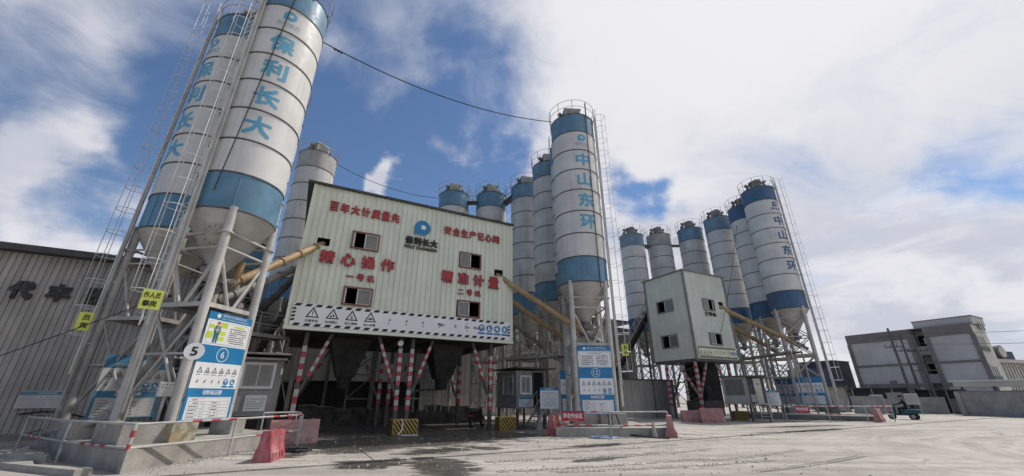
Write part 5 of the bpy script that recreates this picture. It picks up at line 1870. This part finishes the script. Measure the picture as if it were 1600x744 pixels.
def scooter(label, loc, rz, body='letter_black', cargo=False, tail=True):
    t = thing('motor_scooter', label, 'scooter', loc, rz)
    wheel(t, .62, 0, .24, .1)
    if cargo:
        wheel(t, -.62, .36, .24, .12)
        wheel(t, -.62, -.36, .24, .12)
        MB().box((-.62, 0, .58), (.95, .80, .30), body, 0, .05).build('cargo_box', t)
    else:
        wheel(t, -.58, 0, .24, .11)
    mb = MB()
    mb.prism([(-.85, -.1), (.1, -.14), (.55, -.1), (.55, .1), (.1, .14), (-.85, .1)], .3, .42, body)
    mb.box((-.4, 0, .56), (.75, .26, .3), body, 0, .08)
    mb.tube((.45, 0, .35), (.34, 0, .95), .12, body, 10, .08)
    mb.box((.55, 0, .5), (.3, .16, .12), body, 0, .04)
    mb.build('body', t, True)
    MB().box((-.35, 0, .76), (.62, .27, .1), 'cloth_black', 0, .04).build('seat', t)
    mb = MB()
    mb.tube((.36, -.3, 1.02), (.36, .3, 1.02), .02, 'steel_dark', 8)
    mb.tube((.34, 0, .9), (.36, 0, 1.02), .03, 'steel_dark', 8)
    for sg in (-1, 1):
        mb.tube((.36, sg * .22, 1.02), (.36, sg * .26, 1.22), .008, 'steel_dark', 5)
        mb.box((.36, sg * .27, 1.24), (.02, .12, .07), 'steel_dark')
    mb.build('handlebar', t, True)
    MB().tube((.45, 0, .9), (.5, 0, .9), .07, 'aluminium', 14).build('headlight', t, True)
    if tail:
        MB().box((-.86, 0, .6), (.05, .2, .08), 'lamp_red', 0, .01).build('tail_light', t)
    return t


def person(label, loc, rz):
    t = thing('person', label, 'person', loc, rz)
    J = {'pel': (-.35, 0, .86), 'wai': (-.36, 0, 1.0), 'che': (-.30, 0, 1.22), 'nec': (-.24, 0, 1.40), 'hd0': (-.21, 0, 1.48)}
    R = {'pel': .15, 'wai': .135, 'che': .16, 'nec': .06, 'hd0': .065}
    E_ = [('pel', 'wai'), ('wai', 'che'), ('che', 'nec'), ('nec', 'hd0')]
    for sg, n in ((1, 'l'), (-1, 'r')):
        for k, p, r in (('hip', (-.3, sg * .1, .84), .10), ('kne', (.12, sg * .16, .80), .075), ('ank', (.06, sg * .14, .42), .05), ('toe', (.24, sg * .15, .40), .045),
                        ('sho', (-.28, sg * .19, 1.33), .07), ('elb', (-.06, sg * .26, 1.12), .05), ('wri', (.24, sg * .25, 1.06), .036), ('han', (.34, sg * .25, 1.03), .04)):
            J[n + k], R[n + k] = p, r
        E_ += [('pel', n + 'hip'), (n + 'hip', n + 'kne'), (n + 'kne', n + 'ank'), (n + 'ank', n + 'toe'), ('che', n + 'sho'), (n + 'sho', n + 'elb'), (n + 'elb', n + 'wri'), (n + 'wri', n + 'han')]
    ks = list(J)
    me = bpy.data.meshes.new('body')
    me.from_pydata([J[k] for k in ks], [(ks.index(a), ks.index(b)) for a, b in E_], [])
    me.materials.append(MATS['cloth_black'])
    o = bpy.data.objects.new('body', me)
    COL.objects.link(o)
    o.parent = t
    o.modifiers.new('skin', 'SKIN')
    me.skin_vertices.new() if not me.skin_vertices else None
    for i, k in enumerate(ks):
        me.skin_vertices[0].data[i].radius = (R[k], R[k])
        me.skin_vertices[0].data[i].use_root = (k == 'pel')
    sb = o.modifiers.new('sub', 'SUBSURF')
    sb.levels = sb.render_levels = 2
    bm = bmesh.new()
    bmesh.ops.create_uvsphere(bm, u_segments=20, v_segments=14, radius=1)
    for v in bm.verts:
        x, y, z = v.co
        v.co = (x * .105 + (.012 if z < 0 and x > 0 else 0), y * .085 * (1 - .15 * max(0, -z)), z * .13)
    vs = [tuple(v.co + Vector((-.18, 0, 1.58))) for v in bm.verts]
    bm.verts.index_update()
    fs = [tuple(v.index for v in f.verts) for f in bm.faces]
    bm.free()
    mb = MB()
    mb.add(vs, fs, 'skin')
    mb.box((-.07, 0, 1.57), (.035, .025, .04), 'skin', 0, .008)
    for sg in (-1, 1):
        mb.box((-.09, sg * .035, 1.605), (.012, .022, .012), 'print_black')
        mb.box((-.19, sg * .088, 1.58), (.04, .015, .06), 'skin', 0, .005)
    mb.box((-.085, 0, 1.52), (.012, .045, .01), 'print_red')
    mb.build('head', t, True)
    mb = MB()
    mb.shell((-.19, 0), .128, 1.57, .125, 1.64, 'cloth_black', 20)
    mb.shell((-.19, 0), .125, 1.64, .07, 1.73, 'cloth_black', 20)
    mb.disc((-.19, 0), .07, 1.73, 'cloth_black', 20)
    mb.build('helmet', t, True)
    return t


scooter('teal three wheeled cargo scooter ridden across the far side of the yard', (29.4, 32.0, 0), R_(128), 'paint_teal', True)
person('person in black clothes and dark helmet riding the teal scooter', (29.4, 32.0, 0), R_(128))
scooter('dark scooter parked under the large green tower beside the striped column', (-1.95, 24.0, .03), R_(65), 'letter_black')

# ------------------------------------------------------------------ buildings across the road
CB = (54.72, 46.85)
hs = thing('office_block', 'grey three storey concrete block with framed blank panels across the road', 'building', (CB[0], CB[1], 0), A)
# local: x along the end face (u), y along the long face (w); the long face looks to -x
HB = 9.75
MB().box((2.3, 2.1, HB / 2), (4.6, 4.2, HB), 'bldg_grey').build('corner_wing', hs)
MB().box((2.3, 9.1, HB / 2), (4.6, 6.9, HB), 'bldg_grey').build('long_wing', hs)
MB().box((3.4, 4.9, HB / 2), (2.4, 1.5, HB), 'bldg_grey').build('stair_core', hs)
for y0, y1 in ((-.1, 4.22), (5.62, 12.6)):
    for z, h in ((HB - .55, 1.2), (5.5, .26), (2.95, .45)):
        MB().box((-.06, (y0 + y1) / 2, z), (.16, y1 - y0, h), 'bldg_frame').build('floor_band', hs)
    for y in (y0 + .14, y1 - .14):
        MB().box((-.052, y, HB / 2 - .6), (.14, .42, HB - 1.2), 'bldg_frame').build('pilaster', hs)
for z in (3.3, 6.7):
    MB().box((.9, 4.9, z + .45), (.16, 1.38, .95), 'bldg_grey').build('landing_parapet', hs)
    MB().box((1.5, 4.9, z - .05), (1.3, 1.38, .16), 'bldg_grey').build('landing_slab', hs)
    MB().box((2.17, 4.9, z + 1.7), (.05, 1.3, 1.3), 'unlit_interior').build('landing_opening', hs)
MB().box((1.4, 4.6, 8.3), (.06, .45, .7), 'print_white').build('stair_window', hs)
MB().box((-.06, 8.9, 3.4), (.1, .7, .35), 'bldg_frame').build('vent', hs)
MB().box((2.3, -.03, HB / 2 + .1), (4.5, .1, HB - .4), 'bldg_light').build('end_wall', hs)
for z in (7.5, 4.15):
    MB().box((1.7, -.12, z + .82), (2.9, .14, .18), 'bldg_light').build('sill', hs)
    for k in range(4):
        w = MB().box((.55 + k * .72, -.10, z), (.5, .06, 1.35), 'glass_dark').build('window', hs)
        MB().box((.55 + k * .72, -.15, z - .62), (.56, .08, .55), 'bldg_green').build('planter', w)
mb = MB()
mb.box((2.6, 2.4, HB + .45), (4.2, 5.4, .9), 'bldg_grey')
mb.box((2.6, 2.4, HB + .95), (4.3, 5.5, .12), 'bldg_frame')
mb.build('roof_storey', hs)
for k in range(3):
    MB().box((2.2 + k * .7, -.34, HB - .2), (.38, .06, .9), 'glass_dark').build('window', hs)
MB().box((2.3, 6.2, HB + .03), (4.7, 12.7, .1), 'bldg_frame').build('parapet', hs)

hn = thing('navy_block', 'dark navy low building behind the far silo leg beside the grey concrete block', 'building', (46.6, 58.8, 0), A)
MB().box((2.2, 2.5, 3.2), (4.6, 5, 6.4), 'bldg_navy').build('walls', hn)
MB().box((2.2, 2.5, 6.45), (4.8, 5.2, .12), 'steel_dark').build('roof', hn)
MB().box((-1.6, 2.5, 2.7), (3.0, 5, 5.3), 'bldg_navy').build('side_wing', hn)
for k in range(3):
    MB().box((-.12, 1.0 + 1.4 * k, 4.6), (.05, .6, .8), 'glass_dark').build('window', hn)

fc = thing('factory_block', 'far factory building with a rounded crest and a row of pale pillars', 'building', (73.5, 61.5, 0), A - .2)
MB().box((6, 5, 3.4), (13, 10, 6.8), 'cabin_dark').build('walls', fc)
for k in range(9):
    MB().box((.2 + k * .75, -.12, 4.4), (.28, .3, 3.8), 'bldg_light').build('pillar', fc)
MB().box((4, -.3, 6.6), (10, .8, .5), 'bldg_grey').build('cornice', fc)
MB().box((2.5, .4, 7.5), (6, .5, 1.3), 'bldg_navy').build('parapet', fc)
cr = MB()
cr.tube((2.2, -.15, 8.0), (2.2, .4, 8.0), 1.0, 'bldg_frame', 24)
cr.tube((2.2, -.25, 8.0), (2.2, -.16, 8.0), .78, 'bldg_light', 24)
cr.build('crest', fc)

# boundary wall and the open sheds along it
wl_ = thing('boundary_wall', 'plain grey boundary wall along the road on the far side', 'wall', (40.6, 38.2, 0), R_(-60))
MB().box((8, .12, 1.0), (16, .22, 2.0), 'cabin_grey').build('panel', wl_)
MB().box((8, .12, 2.04), (16.1, .34, .1), 'bldg_frame').build('coping', wl_)
for k in range(5):
    MB().box((k * 4 + .1, .02, 1.0), (.34, .34, 2.0), 'cabin_grey').build('pier', wl_)
cn = thing('white_canopy', 'low white roofed canopy above the boundary wall', 'canopy', (44.2, 41.2, 0), R_(-52))
MB().box((3.4, 1.2, 2.75), (7.2, 2.6, .5), 'bldg_light').build('fascia', cn)
MB().box((3.4, 1.2, 3.04), (7.6, 3.0, .1), 'print_white').build('roof', cn)
for k in range(4):
    MB().box((.3 + k * 2.1, .2, 1.25), (.18, .18, 2.5), 'steel_dark').build('post', cn)
random.seed(21)
for i, (x, y, w, d, h, lab) in enumerate(((38.6, 47.2, 5.0, 3.0, 2.5, 'dark open shed with a flat roof in the far background behind the rider'), (43.8, 45.4, 3.6, 2.6, 2.3, 'low dark shed with green curtains beside the utility poles'), (34.6, 48.6, 3.2, 2.6, 2.7, 'grey lean to shed near the navy building'))):
    t = thing('lean_shed', lab, 'shed', (x, y, 0), R_(-44))
    MB().box((w / 2, d / 2 + .4, h / 2), (w, d - .8, h), 'bldg_navy' if i != 2 else 'bldg_grey').build('back', t)
    mb = MB()
    mb.add([(-.3, -.5, h + .05), (w + .3, -.5, h + .0), (w + .3, d, h - .12), (-.3, d, h - .08), (-.3, -.5, h - .03), (w + .3, -.5, h - .08), (w + .3, d, h - .2), (-.3, d, h - .16)], [(0, 1, 2, 3), (7, 6, 5, 4), (0, 4, 5, 1), (1, 5, 6, 2), (2, 6, 7, 3), (3, 7, 4, 0)], 'steel_dark')
    mb.build('roof', t)
    for k in range(4):
        MB().box((k * w / 3, -.3, h / 2), (.09, .09, h), 'steel_grey').build('post', t)
    for k in range(3):
        MB().box((w * (.18 + .3 * k), .3 + .1 * k, .75), (.9, .12, 1.3), ('cabin_grey', 'bldg_grey', 'bldg_green')[(k + i) % 3]).build('stored_panel', t)
for i, (x, y, w, h, rz, mt, lab) in enumerate(((41.0, 42.5, 2.0, 1.5, -46, 'cabin_grey', 'grey sheet hoarding behind the teal scooter'), (45.3, 42.1, 1.5, 1.15, -40, 'print_dusty', 'pale sheet leaning at the foot of the second utility pole'),
                                             (46.7, 41.4, 1.8, 1.35, -44, 'bldg_grey', 'pale hoarding sheet next to the boundary wall end'), (33.6, 41.6, 2.4, 1.6, -42, 'cabin_grey', 'pale corrugated gate panel beyond the far railing'), (36.4, 40.6, 1.1, 1.9, -42, 'cabin_grey', 'narrow pale door panel beyond the far railing'))):
    t = thing('hoarding', lab, 'hoarding', (x, y, 0), R_(rz))
    cladding(t, w, .05, h, w / 6, mt, rib=.02)
    MB().box((w / 2, .06, h / 2), (w, .05, h), mt).build('backing', t)
    MB().box((w / 2, .03, h + .03), (w + .06, .1, .06), 'steel_grey').build('top_rail', t)
# a bit of greenery on the wall by the navy building
t = thing('shrub', 'low green shrub at the foot of the navy building', 'plant', (40.2, 49.6, 0))
pr = random.Random(5)
mb = MB()
for k in range(420):
    c = Vector((pr.gauss(0, 1.3), pr.gauss(0, .5), 2.2 + pr.gauss(0, .22)))
    a = Vector((pr.uniform(-1, 1), pr.uniform(-1, 1), pr.uniform(-1, 1))).normalized() * .16
    b = a.cross(Vector((pr.uniform(-1, 1), pr.uniform(-1, 1), 1))).normalized() * .07
    mb.add([tuple(c - a), tuple(c + b), tuple(c + a), tuple(c - b)], [(0, 1, 2, 3)], 'leaf')
tag(mb.build('leaves', t), kind='stuff')
mb = MB()
for k in range(5):
    mb.tube((k * .5 - 1, 0, 0), (k * .6 - 1.2, 0, 2.2), .04, 'concrete_dark', 6)
mb.build('stem', t)


def pole(label, x, y, h, arms, rz, lean=0.0):
    t = thing('utility_pole', label, 'utility pole', (x, y, 0), R_(rz), 'utility poles across the road')
    MB().tube((0, 0, 0), (lean, 0, h), .17, 'cabin_dark', 12, .10).build('pole', t, True)
    for z, w in arms:
        MB().bar((-w / 2, .12, z), (w / 2, .12, z), .09, .09, 'steel_dark').build('crossarm', t)
        for k in range(4):
            x_0 = -w / 2 + w * k / 3
            MB().tube((x_0, .12, z + .03), (x_0, .12, z + .28), .06, 'frame_red' if z > h - 1.2 else 'steel_dark', 8, .04).build('insulator', t)
    return t


pole('tall dark utility pole with crossarms before the grey concrete block', 41.5, 43.4, 8.6, ((7.7, 1.9), (6.6, 1.4)), -46)
pole('middle utility pole carrying a transformer frame', 44.1, 43.6, 7.9, ((6.2, 1.6), (4.9, 2.2), (4.2, 2.0)), -46)
pole('farthest utility pole beside the stair opening', 49.0, 50.0, 8.7, ((6.9, 2.0),), -46)


def cable(label, p, q, sag, r=.02, n=26, clump=0):
    P, Q = Vector(p), Vector(q)
    pts = []
    for k in range(n + 1):
        f = k / n
        c = P.lerp(Q, f) - P
        c.z -= sag * 4 * f * (1 - f)
        pts.append(tuple(c))
    mb = MB().path(pts, r, 'wire', 5)
    if clump:
        for k in range(3):
            c = Vector(pts[1]).lerp(Vector(pts[2]), k / 3)
            mb.tube(tuple(c), tuple(c + Vector((.12, .06, -.12))), r * 1.6, 'wire', 5)
    o = mb.build('cable')
    o.location = p
    return tag(o, label, 'cable')


cable('slack black cable hanging down the front of the largest silo across its characters', (-9.72, 12.03, 18.4), (-10.28, 11.72, 8.2), .04, .02, 16)
x6, y6 = S6[0] + 1.42 * .81, S6[1] + 1.42 * .58
cable('long sagging black cable from the largest silo to the silo with board 12', (x6, y6, 17.85), (S12[0] - 1.42, S12[1] - .3, 18.7), .9, .028, 30, 1)
q = pol(31, -30.55)
q2 = pol(33, -9.55)
cable('thin black cable from the weathered grey silo to the nearest blue capped silo', (q[0] + 1.3, q[1] + .4, 19.3), (q2[0] - 1.42, q2[1], 19.0), .6, .025)
cable('thin guy wire running past the warehouse to the far ladder', (-16.5, 10.6, 1.4), (-12.9, 13.4, 4.6), .05, .015, 6)
x_, y_ = L2(1.9, -.1, B3, A3)
q = pol(43.0, 32.6)
cable('thin wire from the small tower window up to the second navy topped silo', (x_ + .9, y_, 6.4), (q[0], q[1], 18.3), .5, .02, 12)
cable('overhead wire between the two tall utility poles', (41.5, 43.4, 7.95), (49.0, 50.0, 7.1), .2, .02, 8)
cable('upper overhead wire leaving the tall utility pole past the flat block', (41.5, 43.4, 8.0), (66.0, 30.0, 8.4), .6, .02, 14)
cable('lower overhead wire leaving the tall utility pole past the flat block', (42.0, 43.0, 6.9), (66.0, 30.0, 7.4), .7, .02, 14)
